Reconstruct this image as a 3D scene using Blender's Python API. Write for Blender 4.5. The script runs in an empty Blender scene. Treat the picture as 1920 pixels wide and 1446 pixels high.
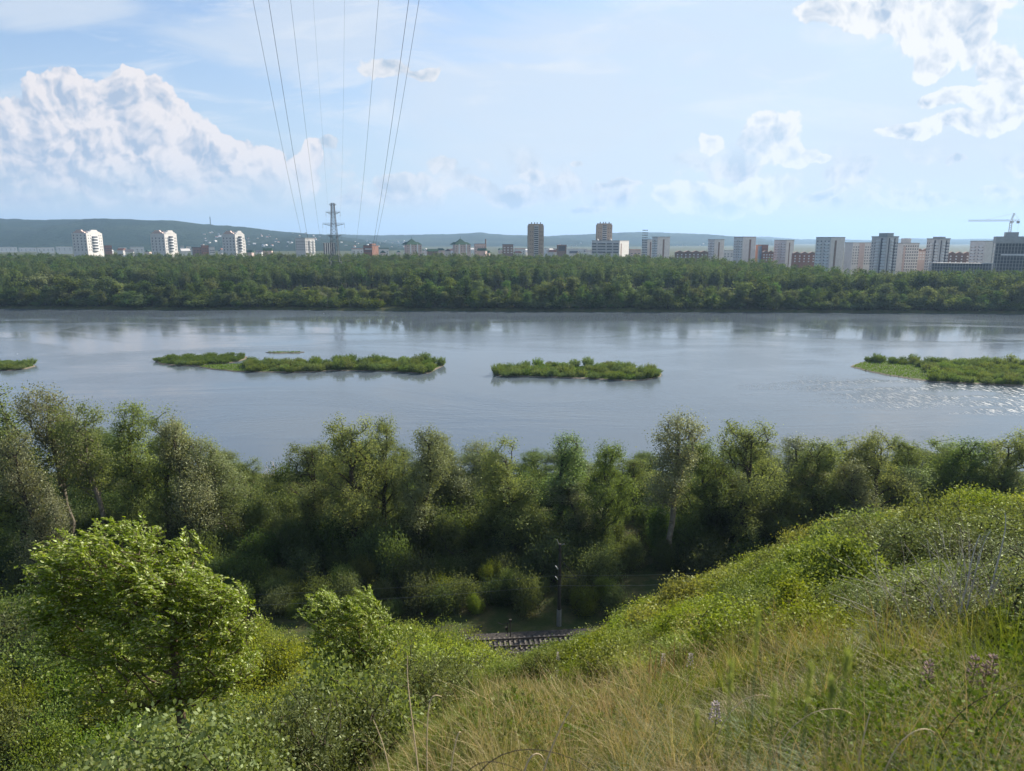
import bpy, math, random
import numpy as np
from mathutils import Vector, Matrix
from mathutils.geometry import tessellate_polygon

SC = bpy.context.scene
COL = SC.collection
R = math.radians
rs = np.random.RandomState
random.seed(7)

# ------------------------------------------------------------------ camera, sky, sun
EYE = 55.0
PITCH = R(11.53)
FPX = 1331.0
cam_d = bpy.data.cameras.new("camera")
cam = bpy.data.objects.new("camera", cam_d)
COL.objects.link(cam)
cam.location = (0, 0, EYE)
cam.rotation_euler = (math.pi/2 - PITCH, 0, 0)
cam_d.sensor_width = 36.0
cam_d.lens = 36.0*FPX/1920.0
cam_d.clip_start = 0.05
cam_d.clip_end = 60000
cam_d.dof.use_dof = True
cam_d.dof.focus_distance = 60.0
cam_d.dof.aperture_fstop = 4.0
SC.camera = cam

SUN_AZ, SUN_EL = 47.0, 34.5          # azimuth from +Y towards +X
SKY_STRENGTH = 0.08
EXPOSURE = 0.95
sun_d = bpy.data.lights.new("sun", 'SUN')
sun_d.energy = 5.0
sun_d.angle = R(0.5)
sun_d.color = (1.0, 0.92, 0.80)
sun = bpy.data.objects.new("sun", sun_d)
COL.objects.link(sun)
sdir = Vector((math.sin(R(SUN_AZ))*math.cos(R(SUN_EL)), math.cos(R(SUN_AZ))*math.cos(R(SUN_EL)), math.sin(R(SUN_EL))))
sun.rotation_euler = sdir.to_track_quat('Z', 'Y').to_euler()
sun.location = (60, 60, 120)

SC.view_settings.view_transform = 'Standard'
SC.view_settings.look = 'None'
SC.view_settings.exposure = EXPOSURE
SC.view_settings.gamma = 1.0
SC.cycles.max_bounces = 6
SC.cycles.diffuse_bounces = 3
SC.cycles.glossy_bounces = 3
SC.cycles.transmission_bounces = 4
SC.cycles.transparent_max_bounces = 6
SC.cycles.volume_bounces = 0
SC.cycles.use_denoising = True
SC.cycles.denoiser = 'OPENIMAGEDENOISE'
SC.cycles.denoising_prefilter = 'ACCURATE'
SC.cycles.sample_clamp_indirect = 6.0
SC.cycles.caustics_reflective = False
SC.cycles.caustics_refractive = False

def ray(px, py):
    a = (px-960.0)/FPX; b = (723.0-py)/FPX
    c, s = math.cos(PITCH), math.sin(PITCH)
    return Vector((a, c + b*s, -s + b*c))
def at_z(px, py, z=0.0):
    d = ray(px, py); t = (z-EYE)/d.z
    return Vector((d.x*t, d.y*t, z))
def at_y(px, py, Y):
    d = ray(px, py); t = Y/d.y
    return Vector((d.x*t, Y, EYE + d.z*t))
def uv(px, py):
    d = ray(px, py)
    return (d.x/d.y, d.z/d.y)

class NT:
    """small helper to write node graphs"""
    def __init__(s, tree): s.t = tree; tree.nodes.clear()
    def n(s, typ, **kw):
        nd = s.t.nodes.new(typ)
        for k, v in kw.items(): setattr(nd, k, v)
        return nd
    def put(s, sock, v):
        if v is None: return
        if isinstance(v, bpy.types.NodeSocket): s.t.links.new(v, sock)
        else: sock.default_value = v
    def m(s, op, a, b=None, c=None, clamp=False):
        nd = s.n('ShaderNodeMath', operation=op, use_clamp=clamp)
        s.put(nd.inputs[0], a); s.put(nd.inputs[1], b); s.put(nd.inputs[2], c)
        return nd.outputs[0]
    def v(s, op, a, b=None):
        nd = s.n('ShaderNodeVectorMath', operation=op)
        s.put(nd.inputs[0], a); s.put(nd.inputs[1], b)
        return nd.outputs['Value'] if op in ('DOT_PRODUCT', 'LENGTH') else nd.outputs[0]
    def ramp(s, f, lo, hi, a=0.0, b=1.0, smooth=True):
        nd = s.n('ShaderNodeMapRange', interpolation_type='SMOOTHSTEP' if smooth else 'LINEAR')
        for i, x in enumerate((f, lo, hi, a, b)): s.put(nd.inputs[i], x)
        return nd.outputs[0]
    def mix(s, f, a, b, blend='MIX'):
        nd = s.n('ShaderNodeMix', data_type='RGBA', blend_type=blend)
        nd.clamp_factor = True
        s.put(nd.inputs[0], f); s.put(nd.inputs[6], a); s.put(nd.inputs[7], b)
        return nd.outputs[2]
    def noise(s, vec, scale, detail=4, rough=0.5, dist=0.0):
        nd = s.n('ShaderNodeTexNoise')
        s.put(nd.inputs['Vector'], vec); nd.inputs['Scale'].default_value = scale
        nd.inputs['Detail'].default_value = detail; nd.inputs['Roughness'].default_value = rough
        nd.inputs['Distortion'].default_value = dist
        return nd.outputs[0]
    def link(s, a, b): s.t.links.new(a, b)

def c4(c, k=1.0): return (c[0]*k, c[1]*k, c[2]*k, 1.0)

# ---- the sky: physical sky plus procedural clouds laid out by direction
world = bpy.data.worlds.new("World"); SC.world = world
world.use_nodes = True
W = NT(world.node_tree)
tc = W.n('ShaderNodeTexCoord').outputs['Generated']
sep = W.n('ShaderNodeSeparateXYZ'); W.link(tc, sep.inputs[0])
X, Y, Z = sep.outputs
Yc = W.m('MAXIMUM', W.m('ABSOLUTE', Y), 0.08)
U = W.m('DIVIDE', X, Yc); V = W.m('DIVIDE', Z, Yc)
cmb = W.n('ShaderNodeCombineXYZ'); W.link(U, cmb.inputs[0]); W.link(V, cmb.inputs[1])
P = cmb.outputs[0]
sky = W.n('ShaderNodeTexSky', sky_type='NISHITA')
sky.sun_disc = False
sky.sun_elevation = R(SUN_EL); sky.sun_rotation = R(SUN_AZ)
sky.altitude = 150; sky.air_density = 1.0; sky.dust_density = 1.2; sky.ozone_density = 1.3
K = 1.0/SKY_STRENGTH/2**EXPOSURE
skycol = sky.outputs[0]

# domain: slightly warped so that blob outlines are never smooth
wn = W.n('ShaderNodeTexNoise'); W.link(P, wn.inputs['Vector'])
wn.inputs['Scale'].default_value = 9.0; wn.inputs['Detail'].default_value = 5; wn.inputs['Roughness'].default_value = 0.55
warp = W.v('SCALE', W.v('SUBTRACT', wn.outputs['Color'], (0.5, 0.5, 0.5)))
warp.node.inputs['Scale'].default_value = 0.075
Pw = W.v('ADD', P, warp)
def voro(vec, scale, detail=3.0, rough=0.6):
    nd = W.n('ShaderNodeTexVoronoi', feature='SMOOTH_F1', distance='EUCLIDEAN')
    nd.voronoi_dimensions = '2D'
    W.link(vec, nd.inputs['Vector']); nd.inputs['Scale'].default_value = scale
    nd.inputs['Detail'].default_value = detail; nd.inputs['Roughness'].default_value = rough
    nd.inputs['Smoothness'].default_value = 0.35
    return nd.outputs['Distance']
def blobs(items, pos, softmin=0.25):
    out = None
    for (x, y, rx, ry) in items:
        u0, v0 = uv(x, y); k = 1/FPX/0.97
        a = W.v('SUBTRACT', pos, (u0, v0, 0)); b = W.v('MULTIPLY', a, (1/(rx*k), 1/(ry*k), 0))
        d = W.v('DOT_PRODUCT', b, b)
        out = d if out is None else W.n('ShaderNodeMath', operation='SMOOTH_MIN') and W.m('SMOOTH_MIN', out, d, softmin)
    return out
SD = (0.010, 0.009, 0.0)
def puffs(pos, sc): return W.m('SUBTRACT', 1.0, voro(pos, sc))
Poff = W.v('ADD', Pw, SD)
h0 = puffs(Pw, 17.0); h1 = puffs(Poff, 17.0)
relief = W.m('SUBTRACT', h0, h1)
g0 = W.noise(Pw, 26.0, 7, 0.6); g1 = W.noise(Poff, 26.0, 7, 0.6)
rel2 = W.m('SUBTRACT', g0, g1)
def cumulus(col, items, white, shade, amp=1.1, lo=0.0, hi=0.28, thick=0.9, mask=None, strength=1.0, edgeamt=0.75, body=0.12, lk=1.0, grad=None, pos=None):
    D = blobs(items, Pw)
    F = W.m('SUBTRACT', 1.0, D)
    F = W.m('ADD', F, W.m('MULTIPLY', W.m('SUBTRACT', h0, 0.60), amp))
    F = W.m('ADD', F, W.m('MULTIPLY', W.m('SUBTRACT', g0, 0.48), amp*0.8))
    den = W.m('MULTIPLY', W.ramp(F, lo, hi), strength)
    if mask is not None: den = W.m('MULTIPLY', den, mask)
    lit = W.m('ADD', W.m('MULTIPLY', relief, 1.5*lk), W.m('MULTIPLY', rel2, 1.5*lk))
    if grad: lit = W.m('ADD', lit, W.m('MULTIPLY', W.m('ADD', W.m('ADD', U, W.m('MULTIPLY', V, grad[2])), grad[0]), grad[1]))
    edge = W.ramp(F, 0.05, thick, edgeamt, body)
    t = W.m('ADD', edge, lit, clamp=True)
    cc = W.mix(t, c4(shade, K), c4(white, K))
    return W.mix(den, col, cc)
def band(v_lo0, v_lo1, v_hi0, v_hi1):
    a = W.ramp(V, v_lo0, v_lo1); b = W.ramp(V, v_hi0, v_hi1, 1.0, 0.0)
    return W.m('MULTIPLY', a, b)
# pale veil near the horizon and the broad thin cloud right of the middle
hz = W.ramp(V, 0.0, 0.42, 0.75, 0.0)
skycol = W.mix(1.0, skycol, (0.86, 0.98, 1.12, 1), 'MULTIPLY')
col = W.mix(hz, skycol, c4((0.60, 0.68, 0.77), K))
stretch = W.v('MULTIPLY', P, (1.0, 3.2, 1.0))
ci = W.noise(stretch, 3.2, 6, 0.62, 0.8)
rightside = W.ramp(U, -0.25, 0.25)
veil = blobs([(1080, 190, 420, 190), (620, 60, 330, 90), (1350, 60, 260, 110), (90, 20, 180, 40), (1000, 330, 330, 90), (40, 215, 160, 60), (1750, 330, 300, 120)], P, 0.6)
vf = W.m('ADD', W.ramp(veil, 0.1, 1.4, 0.75, -0.25, smooth=False), W.m('MULTIPLY', W.m('SUBTRACT', ci, 0.5), 2.0))
vf = W.m('MULTIPLY', W.ramp(vf, 0.0, 0.85), 0.72)
col = W.mix(vf, col, c4((0.72, 0.79, 0.88), K))
sunny = W.ramp(U, -0.1, 0.55, 0.0, 0.85)
col = W.mix(sunny, col, W.mix(W.ramp(V, 0.05, 0.38), c4((0.68, 0.74, 0.80), K), c4((0.62, 0.76, 0.91), K)))
st2 = W.noise(W.v('MULTIPLY', P, (0.7, 3.4, 1.0)), 5.5, 6, 0.6, 1.2)
col = W.mix(W.m('MULTIPLY', W.ramp(st2, 0.48, 0.72), W.ramp(V, 0.08, 0.2, 0.0, 0.65)), col, c4((0.84, 0.88, 0.93), K))
# low bank of small cumulus along the horizon
lowb = band(0.035, 0.06, 0.075, 0.14)
sq = W.v('MULTIPLY', Pw, (1.0, 1.9, 1.0))
ln = W.noise(sq, 7.5, 7, 0.6)
ld = W.m('MULTIPLY', W.ramp(ln, 0.47, 0.58), lowb)
lt = W.m('ADD', W.m('MULTIPLY', rel2, 3.0), W.ramp(ln, 0.5, 0.68, 0.75, 0.3), clamp=True)
col = W.mix(ld, col, W.mix(lt, c4((0.46, 0.55, 0.68), K), c4((0.92, 0.89, 0.88), K)))
# the towering bank at the left
big = [(70, 300, 150, 105), (150, 235, 120, 95), (235, 215, 85, 85), (330, 280, 110, 80), (420, 310, 90, 70), (490, 330, 50, 60),
       (300, 355, 200, 45), (60, 370, 150, 45), (230, 160, 45, 40), (140, 170, 50, 45), (560, 330, 45, 30), (575, 295, 26, 26)]
col = cumulus(col, big, (0.94, 0.88, 0.87), (0.44, 0.53, 0.68), amp=0.66, lo=-0.28, hi=-0.10, thick=1.2, mask=W.ramp(V, 0.02, 0.12), edgeamt=0.75, body=0.38, grad=(0.30, 1.1, 1.6))
small = [(725, 122, 60, 22), (790, 133, 35, 14), (612, 278, 30, 13), (835, 315, 32, 17), (1003, 333, 26, 11), (1083, 314, 15, 6), (1157, 350, 46, 8), (900, 352, 40, 18),
         (960, 368, 70, 22), (1095, 385, 40, 9), (760, 340, 60, 20), (1545, 362, 56, 11), (1800, 300, 24, 8), (250, 350, 30, 12), (1870, 360, 50, 14), (1720, 382, 90, 14)]
col = cumulus(col, small, (0.86, 0.85, 0.86), (0.47, 0.56, 0.68), amp=0.8, lo=-0.3, hi=0.1, thick=0.9, strength=0.95)
mid = [(1440, 265, 70, 52), (1430, 225, 45, 22), (1500, 300, 40, 24), (1335, 275, 24, 22), (1300, 365, 90, 32), (1430, 360, 60, 30), (1260, 370, 32, 30), (1350, 380, 80, 16), (1540, 305, 22, 10)]
col = cumulus(col, mid, (0.98, 0.96, 0.95), (0.57, 0.67, 0.79), amp=0.75, lo=-0.3, hi=-0.05, thick=1.0, strength=0.92, edgeamt=1.0, body=0.15, lk=1.0)
right = [(1560, 28, 70, 28), (1640, 20, 60, 35), (1760, 20, 110, 70), (1830, 50, 40, 60), (1750, 100, 40, 36), (1880, 120, 50, 42), (1870, 175, 60, 30),
         (1700, 245, 78, 17), (1800, 228, 80, 22), (1890, 210, 50, 24), (1765, 183, 55, 17), (1840, 165, 70, 14), (1740, 2, 160, 30)]
col = cumulus(col, right, (0.99, 0.97, 0.95), (0.44, 0.54, 0.69), amp=0.62, lo=-0.30, hi=-0.02, thick=1.2, strength=0.92, edgeamt=1.0, body=0.22, lk=0.9)
# below the horizon: plain pale ground tone
below = W.ramp(Z, -0.06, 0.0, 1.0, 0.0)
col = W.mix(below, col, c4((0.30, 0.34, 0.36), K))
bg = W.n('ShaderNodeBackground'); W.link(col, bg.inputs[0]); bg.inputs[1].default_value = SKY_STRENGTH
wo = W.n('ShaderNodeOutputWorld'); W.link(bg.outputs[0], wo.inputs[0])
world.cycles.sampling_method = 'MANUAL'; world.cycles.sample_map_resolution = 512

# ------------------------------------------------------------------ helpers
def tag(o, label=None, cat=None, group=None, kind=None):
    if label: o['label'] = label
    if cat: o['category'] = cat
    if group: o['group'] = group
    if kind: o['kind'] = kind
    return o
def empty(name, loc=(0, 0, 0), rz=0.0):
    o = bpy.data.objects.new(name, None); COL.objects.link(o)
    o.location = loc; o.rotation_euler = (0, 0, rz); o.empty_display_size = 0.2
    return o
def link_obj(name, me, parent=None, loc=None):
    o = bpy.data.objects.new(name, me); COL.objects.link(o)
    if parent is not None: o.parent = parent
    if loc is not None: o.location = loc
    return o
def copy_tree(o, parent=None):
    c = o.copy(); COL.objects.link(c)
    if parent is not None: c.parent = parent
    for ch in list(o.children): copy_tree(ch, c)
    return c
def np_mesh(name, V, Q=None, T=None, mats=(), mi=None, smooth=False):
    """mesh from numpy vertices, quads and triangles"""
    me = bpy.data.meshes.new(name)
    V = np.asarray(V, dtype=np.float32)
    Q = np.zeros((0, 4), np.int32) if Q is None else np.asarray(Q, np.int32)
    T = np.zeros((0, 3), np.int32) if T is None else np.asarray(T, np.int32)
    nl = Q.size + T.size; nf = len(Q) + len(T)
    me.vertices.add(len(V)); me.vertices.foreach_set('co', V.ravel())
    me.loops.add(nl); me.loops.foreach_set('vertex_index', np.concatenate([Q.ravel(), T.ravel()]))
    me.polygons.add(nf)
    ls = np.concatenate([np.arange(len(Q))*4, Q.size + np.arange(len(T))*3]).astype(np.int32)
    me.polygons.foreach_set('loop_start', ls)
    for m in mats: me.materials.append(m)
    if mi is not None: me.polygons.foreach_set('material_index', np.asarray(mi, np.int32))
    if smooth: me.polygons.foreach_set('use_smooth', np.ones(nf, bool))
    me.update(calc_edges=True)
    return me
class MB:
    """collects boxes, bars and prisms into one mesh"""
    def __init__(s): s.v = []; s.f = []
    def poly(s, vs, fs):
        k = len(s.v); s.v += [tuple(p) for p in vs]; s.f += [tuple(i+k for i in f) for f in fs]; return s
    def box(s, x0, y0, z0, x1, y1, z1):
        vs = [(x0,y0,z0),(x1,y0,z0),(x1,y1,z0),(x0,y1,z0),(x0,y0,z1),(x1,y0,z1),(x1,y1,z1),(x0,y1,z1)]
        return s.poly(vs, [(0,3,2,1),(4,5,6,7),(0,1,5,4),(1,2,6,5),(2,3,7,6),(3,0,4,7)])
    def bar(s, a, b, r, r2=None, n=4):
        a = Vector(a); b = Vector(b); r2 = r if r2 is None else r2
        d = (b-a); 
        if d.length < 1e-6: return s
        d.normalize(); u = d.orthogonal().normalized(); w = d.cross(u)
        vs = [a + (u*math.cos(t)+w*math.sin(t))*r for t in [2*math.pi*(i+.5)/n for i in range(n)]]
        vs += [b + (u*math.cos(t)+w*math.sin(t))*r2 for t in [2*math.pi*(i+.5)/n for i in range(n)]]
        fs = [(i, (i+1) % n, n+(i+1) % n, n+i) for i in range(n)] + [tuple(range(n))[::-1], tuple(range(n, 2*n))]
        return s.poly(vs, fs)
    def prism(s, pts, z0, z1, axis='z'):
        n = len(pts)
        if axis == 'z': a = [(x, y, z0) for x, y in pts]; b = [(x, y, z1) for x, y in pts]
        elif axis == 'y': a = [(x, z0, y) for x, y in pts]; b = [(x, z1, y) for x, y in pts]
        else: a = [(z0, x, y) for x, y in pts]; b = [(z1, x, y) for x, y in pts]
        return s.poly(a+b, [(i, (i+1) % n, n+(i+1) % n, n+i) for i in range(n)] + [tuple(range(n))[::-1], tuple(range(n, 2*n))])
    def mesh(s, name, mat, smooth=False):
        me = bpy.data.meshes.new(name); me.from_pydata(s.v, [], s.f); me.materials.append(mat)
        if smooth: me.polygons.foreach_set('use_smooth', [True]*len(me.polygons))
        me.update(); return me
    def build(s, name, mat, parent=None, smooth=False):
        return link_obj(name, s.mesh(name, mat, smooth), parent)

# ---- materials
MATS = {}
def principled(name, col, rough=0.8, var=0.0, scale=1.0, spec=0.3, bump=0.0, metallic=0.0, coords='Object', col2=None):
    if name in MATS: return MATS[name]
    m = bpy.data.materials.new(name); m.use_nodes = True; N = NT(m.node_tree)
    out = N.n('ShaderNodeOutputMaterial'); b = N.n('ShaderNodeBsdfPrincipled'); N.link(b.outputs[0], out.inputs[0])
    b.inputs['Roughness'].default_value = rough; b.inputs['Metallic'].default_value = metallic
    b.inputs['Specular IOR Level'].default_value = spec
    t = N.n('ShaderNodeTexCoord').outputs[coords]
    nz = N.noise(t, scale, 6, 0.6)
    c2 = col2 or tuple(c*(1-var) for c in col)
    c = N.mix(N.ramp(nz, 0.3, 0.7), c4(c2), c4(col))
    N.link(c, b.inputs['Base Color'])
    if bump:
        bp = N.n('ShaderNodeBump'); bp.inputs['Strength'].default_value = 1.0; bp.inputs['Distance'].default_value = bump
        N.link(nz, bp.inputs['Height']); N.link(bp.outputs[0], b.inputs['Normal'])
    MATS[name] = m; return m
def leaf_mat(name, col, col2, trans=0.45, gloss=0.06, objvar=0.25, patch=None):
    """two tone leaves: random per leaf, random per plant; light shines through them"""
    if name in MATS: return MATS[name]
    m = bpy.data.materials.new(name); m.use_nodes = True; N = NT(m.node_tree)
    out = N.n('ShaderNodeOutputMaterial')
    g = N.n('ShaderNodeNewGeometry').outputs['Random Per Island']
    oi = N.n('ShaderNodeObjectInfo').outputs['Random']
    c = N.mix(g, c4(col), c4(col2))
    if name.startswith('shining'): c = N.mix(N.ramp(g, 0.80, 0.81), c, (0.46, 0.50, 0.24, 1))
    hs = N.n('ShaderNodeHueSaturation')
    N.put(hs.inputs['Hue'], N.ramp(oi, 0, 1, 0.5-0.035*objvar/0.25, 0.5+0.02*objvar/0.25, smooth=False))
    N.put(hs.inputs['Saturation'], N.ramp(N.m('FRACT', N.m('MULTIPLY', oi, 7.3)), 0, 1, 1-objvar, 1.05, smooth=False))
    N.put(hs.inputs['Value'], N.ramp(N.m('FRACT', N.m('MULTIPLY', oi, 13.7)), 0, 1, 1-objvar, 1+objvar, smooth=False))
    N.link(c, hs.inputs['Color']); c = hs.outputs[0]
    if patch:
        w = N.n('ShaderNodeNewGeometry').outputs['Position']
        nz = N.noise(w, patch[0], 3, 0.5)
        c = N.mix(N.ramp(nz, patch[2], patch[3]), c, c4(patch[1]))
    d = N.n('ShaderNodeBsdfDiffuse'); N.link(c, d.inputs[0])
    t = N.n('ShaderNodeBsdfTranslucent')
    tcx = N.mix(1.0, c, (1.25, 1.25, 0.62, 1), 'MULTIPLY'); N.link(tcx, t.inputs[0])
    mx = N.n('ShaderNodeMixShader'); mx.inputs[0].default_value = trans
    N.link(d.outputs[0], mx.inputs[1]); N.link(t.outputs[0], mx.inputs[2])
    gl = N.n('ShaderNodeBsdfGlossy'); gl.inputs['Roughness'].default_value = 0.45
    gl.inputs[0].default_value = (0.7, 0.8, 0.55, 1)
    m2 = N.n('ShaderNodeMixShader'); m2.inputs[0].default_value = gloss
    N.link(mx.outputs[0], m2.inputs[1]); N.link(gl.outputs[0], m2.inputs[2]); N.link(m2.outputs[0], out.inputs[0])
    MATS[name] = m; return m

def scatter_stuff(name, protos, rows, label, cat, mat_note=None):
    """one object that repeats prototype objects on its points: rows = (x, y, z, rot, sx, sy, sz, kind)"""
    rows = np.array(rows, dtype=np.float32); me = bpy.data.meshes.new(name)
    me.vertices.add(len(rows)); me.vertices.foreach_set('co', rows[:, :3].ravel().copy())
    at = me.attributes.new('rot', 'FLOAT_VECTOR', 'POINT'); rv = np.zeros((len(rows), 3), np.float32); rv[:, 2] = rows[:, 3]; at.data.foreach_set('vector', rv.ravel())
    at = me.attributes.new('siz', 'FLOAT_VECTOR', 'POINT'); at.data.foreach_set('vector', rows[:, 4:7].ravel().copy())
    at = me.attributes.new('kd', 'INT', 'POINT'); at.data.foreach_set('value', rows[:, 7].astype(np.int32))
    o = link_obj(name, me); tag(o, label, cat, kind='stuff')
    g = bpy.data.node_groups.new(name, 'GeometryNodeTree')
    g.interface.new_socket('Geometry', in_out='INPUT', socket_type='NodeSocketGeometry'); g.interface.new_socket('Geometry', in_out='OUTPUT', socket_type='NodeSocketGeometry')
    n = g.nodes; i_ = n.new('NodeGroupInput'); o_ = n.new('NodeGroupOutput'); j = n.new('GeometryNodeJoinGeometry')
    def attr(nm, ty):
        a = n.new('GeometryNodeInputNamedAttribute'); a.data_type = ty; a.inputs[0].default_value = nm; return a.outputs[0]
    kd, ro, si = attr('kd', 'INT'), attr('rot', 'FLOAT_VECTOR'), attr('siz', 'FLOAT_VECTOR')
    for k, p in enumerate(protos):
        for src in (p if isinstance(p, (list, tuple)) else [p]):
            oi = n.new('GeometryNodeObjectInfo'); oi.transform_space = 'ORIGINAL'; oi.inputs['Object'].default_value = src; oi.inputs['As Instance'].default_value = True
            cm = n.new('FunctionNodeCompare'); cm.data_type = 'INT'; cm.operation = 'EQUAL'; cm.inputs[3].default_value = k
            g.links.new(kd, cm.inputs[2]); ip = n.new('GeometryNodeInstanceOnPoints')
            g.links.new(i_.outputs[0], ip.inputs['Points']); g.links.new(cm.outputs[0], ip.inputs['Selection']); g.links.new(oi.outputs['Geometry'], ip.inputs['Instance'])
            g.links.new(ro, ip.inputs['Rotation']); g.links.new(si, ip.inputs['Scale']); g.links.new(ip.outputs[0], j.inputs[0])
    g.links.new(j.outputs[0], o_.inputs[0])
    md = o.modifiers.new('scatter', 'NODES'); md.node_group = g
    return o
# ---- value noise in numpy
def _hash(ix, iy, seed):
    n = (ix.astype(np.int64)*374761393 + iy.astype(np.int64)*668265263 + seed*1274126177) & 0xffffffff
    n = ((n ^ (n >> 13))*1274126177) & 0xffffffff
    return ((n ^ (n >> 16)) & 0xffff)/65535.0
def vnoise(x, y, seed=0):
    x = np.asarray(x, float); y = np.asarray(y, float)
    ix = np.floor(x); iy = np.floor(y); fx = x-ix; fy = y-iy
    fx = fx*fx*(3-2*fx); fy = fy*fy*(3-2*fy)
    a = _hash(ix, iy, seed); b = _hash(ix+1, iy, seed); c = _hash(ix, iy+1, seed); d = _hash(ix+1, iy+1, seed)
    return (a*(1-fx)+b*fx)*(1-fy) + (c*(1-fx)+d*fx)*fy - 0.5
def fbm(x, y, seed=0, oct=4):
    s = 0; a = 1.0; t = 0
    for i in range(oct):
        s = s + a*vnoise(np.asarray(x)*2**i, np.asarray(y)*2**i, seed+i); t += a; a *= 0.5
    return s/t*2
def sstep(a, b, x):
    t = np.clip((np.asarray(x, float)-a)/(b-a), 0, 1); return t*t*(3-2*t)

# ------------------------------------------------------------------ terrain
TH = [-180, -110, -70, -50, -36, -22, -15, -8, -3, 0, 4, 8, 13, 18, 23, 27, 32, 36, 45, 60, 110, 180]
TE = [-4, 15, 38, 41, 40.5, 40, 39.5, 37.5, 35.5, 34.6, 33.6, 32.0, 29.4, 26.8, 23.9, 22.0, 19.9, 18.4, 16, 13, 5, -4]
TR = [90, 80, 70, 62, 58, 45, 36, 24, 18, 19, 30, 45, 47, 48, 48, 48, 48, 48, 50, 60, 80, 90]
def yfar(x): return 566.0 - 0.045*np.asarray(x, float) + 7*fbm(np.asarray(x)/90.0, 0.3+0*np.asarray(x), 5, 3)
def ynear(x): return 156.0 + 5*fbm(np.asarray(x)/40.0, 2.1+0*np.asarray(x), 6, 3)
def ground(x, y):
    x = np.asarray(x, float); y = np.asarray(y, float)
    r = np.hypot(x, y); th = np.degrees(np.arctan2(x, y))
    e = np.tan(np.radians(np.interp(th, TH, TE))); Rr = np.interp(th, TH, TR)
    b = 1.6/Rr**2; a = e - 3.2/Rr
    z = 53.4 - a*r - b*r*r
    zR = 53.4 - a*Rr - b*Rr*Rr
    over = np.maximum(r-Rr, 0)
    steep = np.where(np.abs(th) < 75, 0.82, 0.0)
    slope0 = a + 2*b*Rr
    k = np.minimum(over/12.0, 1.0)
    zo = zR - slope0*over - (steep-slope0)*np.where(over < 12, over*k*0.5, over-6.0)
    z = np.where(r > Rr, zo, z)
    z = z + 0.45*fbm(x/7.0, y/7.0, 11, 3)*np.clip((r-3)/8, 0, 1) 
    terr = 8.0 - 3.0*sstep(105, 150, y) + 0.25*fbm(x/9.0, y/9.0, 3, 3)
    z = np.where(y > -400, np.maximum(z, terr) + 0.8*np.exp(-np.abs(z-terr)/0.9)*0.5, z)
    yn = ynear(x); yf = yfar(x)
    bed = -2.5
    k1 = sstep(yn-9, yn+5, y)
    z = z*(1-k1) + bed*k1
    k2 = sstep(yf-4, yf+5, y)
    far = 1.8 + 2.2*sstep(yf+4, yf+30, y) + 8.5*sstep(yf+30, 1150, y) + 1.5*sstep(1150, 3500, y)
    far = far + 0.5*fbm(x/30.0, y/30.0, 9, 3)
    return z*(1-k2) + far*k2
def gz(x, y): return float(ground(np.array([x]), np.array([y]))[0])
def hit(px, py, tmax=600):
    d = ray(px, py); n = d.length
    t = np.concatenate([np.arange(0.6, 40, 0.1), np.arange(40, tmax, 0.5)])/n
    z = EYE + d.z*t; g = ground(d.x*t, d.y*t)
    i = np.argmax(z < g) if (z < g).any() else len(t)-1
    return Vector((d.x*t[i], d.y*t[i], g[i]))

def axis(parts):
    out = []
    for a, b, s in parts: out += list(np.arange(a, b, s))
    return np.array(out + [parts[-1][1]], float)
gx = axis([(-24000, -4000, 2000), (-4000, -1000, 200), (-1000, -240, 20), (-240, -90, 5), (-90, 90, 1.0), (90, 240, 5), (240, 1000, 20), (1000, 4000, 200), (4000, 24000, 2000)])
gy = axis([(-1500, -300, 200), (-300, -60, 20), (-60, 0, 3), (0, 30, 0.7), (30, 110, 1.0), (110, 180, 2), (180, 540, 30), (540, 640, 3), (640, 1200, 20), (1200, 4000, 200), (4000, 26000, 2000)])
GX, GY = np.meshgrid(gx, gy); GZ = ground(GX, GY)
nx, ny = len(gx), len(gy)
idx = np.arange(nx*ny).reshape(ny, nx)
Q = np.stack([idx[:-1, :-1], idx[:-1, 1:], idx[1:, 1:], idx[1:, :-1]], -1).reshape(-1, 4)
def ground_mat():
    m = bpy.data.materials.new("earth and turf"); m.use_nodes = True; N = NT(m.node_tree)
    out = N.n('ShaderNodeOutputMaterial'); b = N.n('ShaderNodeBsdfPrincipled'); N.link(b.outputs[0], out.inputs[0])
    b.inputs['Roughness'].default_value = 0.95; b.inputs['Specular IOR Level'].default_value = 0.1
    p = N.n('ShaderNodeTexCoord').outputs['Object']
    n1 = N.noise(p, 0.35, 5, 0.6); n2 = N.noise(p, 3.5, 6, 0.7); n3 = N.noise(p, 24.0, 4, 0.7)
    c = N.mix(N.ramp(n1, 0.42, 0.6), (0.030, 0.045, 0.014, 1), (0.085, 0.072, 0.035, 1))
    c = N.mix(N.ramp(n2, 0.35, 0.7), c, (0.050, 0.065, 0.018, 1))
    c = N.mix(N.m('MULTIPLY', N.ramp(n3, 0.5, 0.75), 0.5), c, (0.14, 0.11, 0.06, 1))
    N.link(c, b.inputs['Base Color'])
    bp = N.n('ShaderNodeBump'); bp.inputs['Distance'].default_value = 0.06; N.link(n3, bp.inputs['Height']); N.link(bp.outputs[0], b.inputs['Normal'])
    return m
M_GROUND = ground_mat()
g_ob = link_obj("ground", np_mesh("ground", np.stack([GX, GY, GZ], -1).reshape(-1, 3), Q, mats=[M_GROUND], smooth=True))
tag(g_ob, kind='structure')

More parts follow.
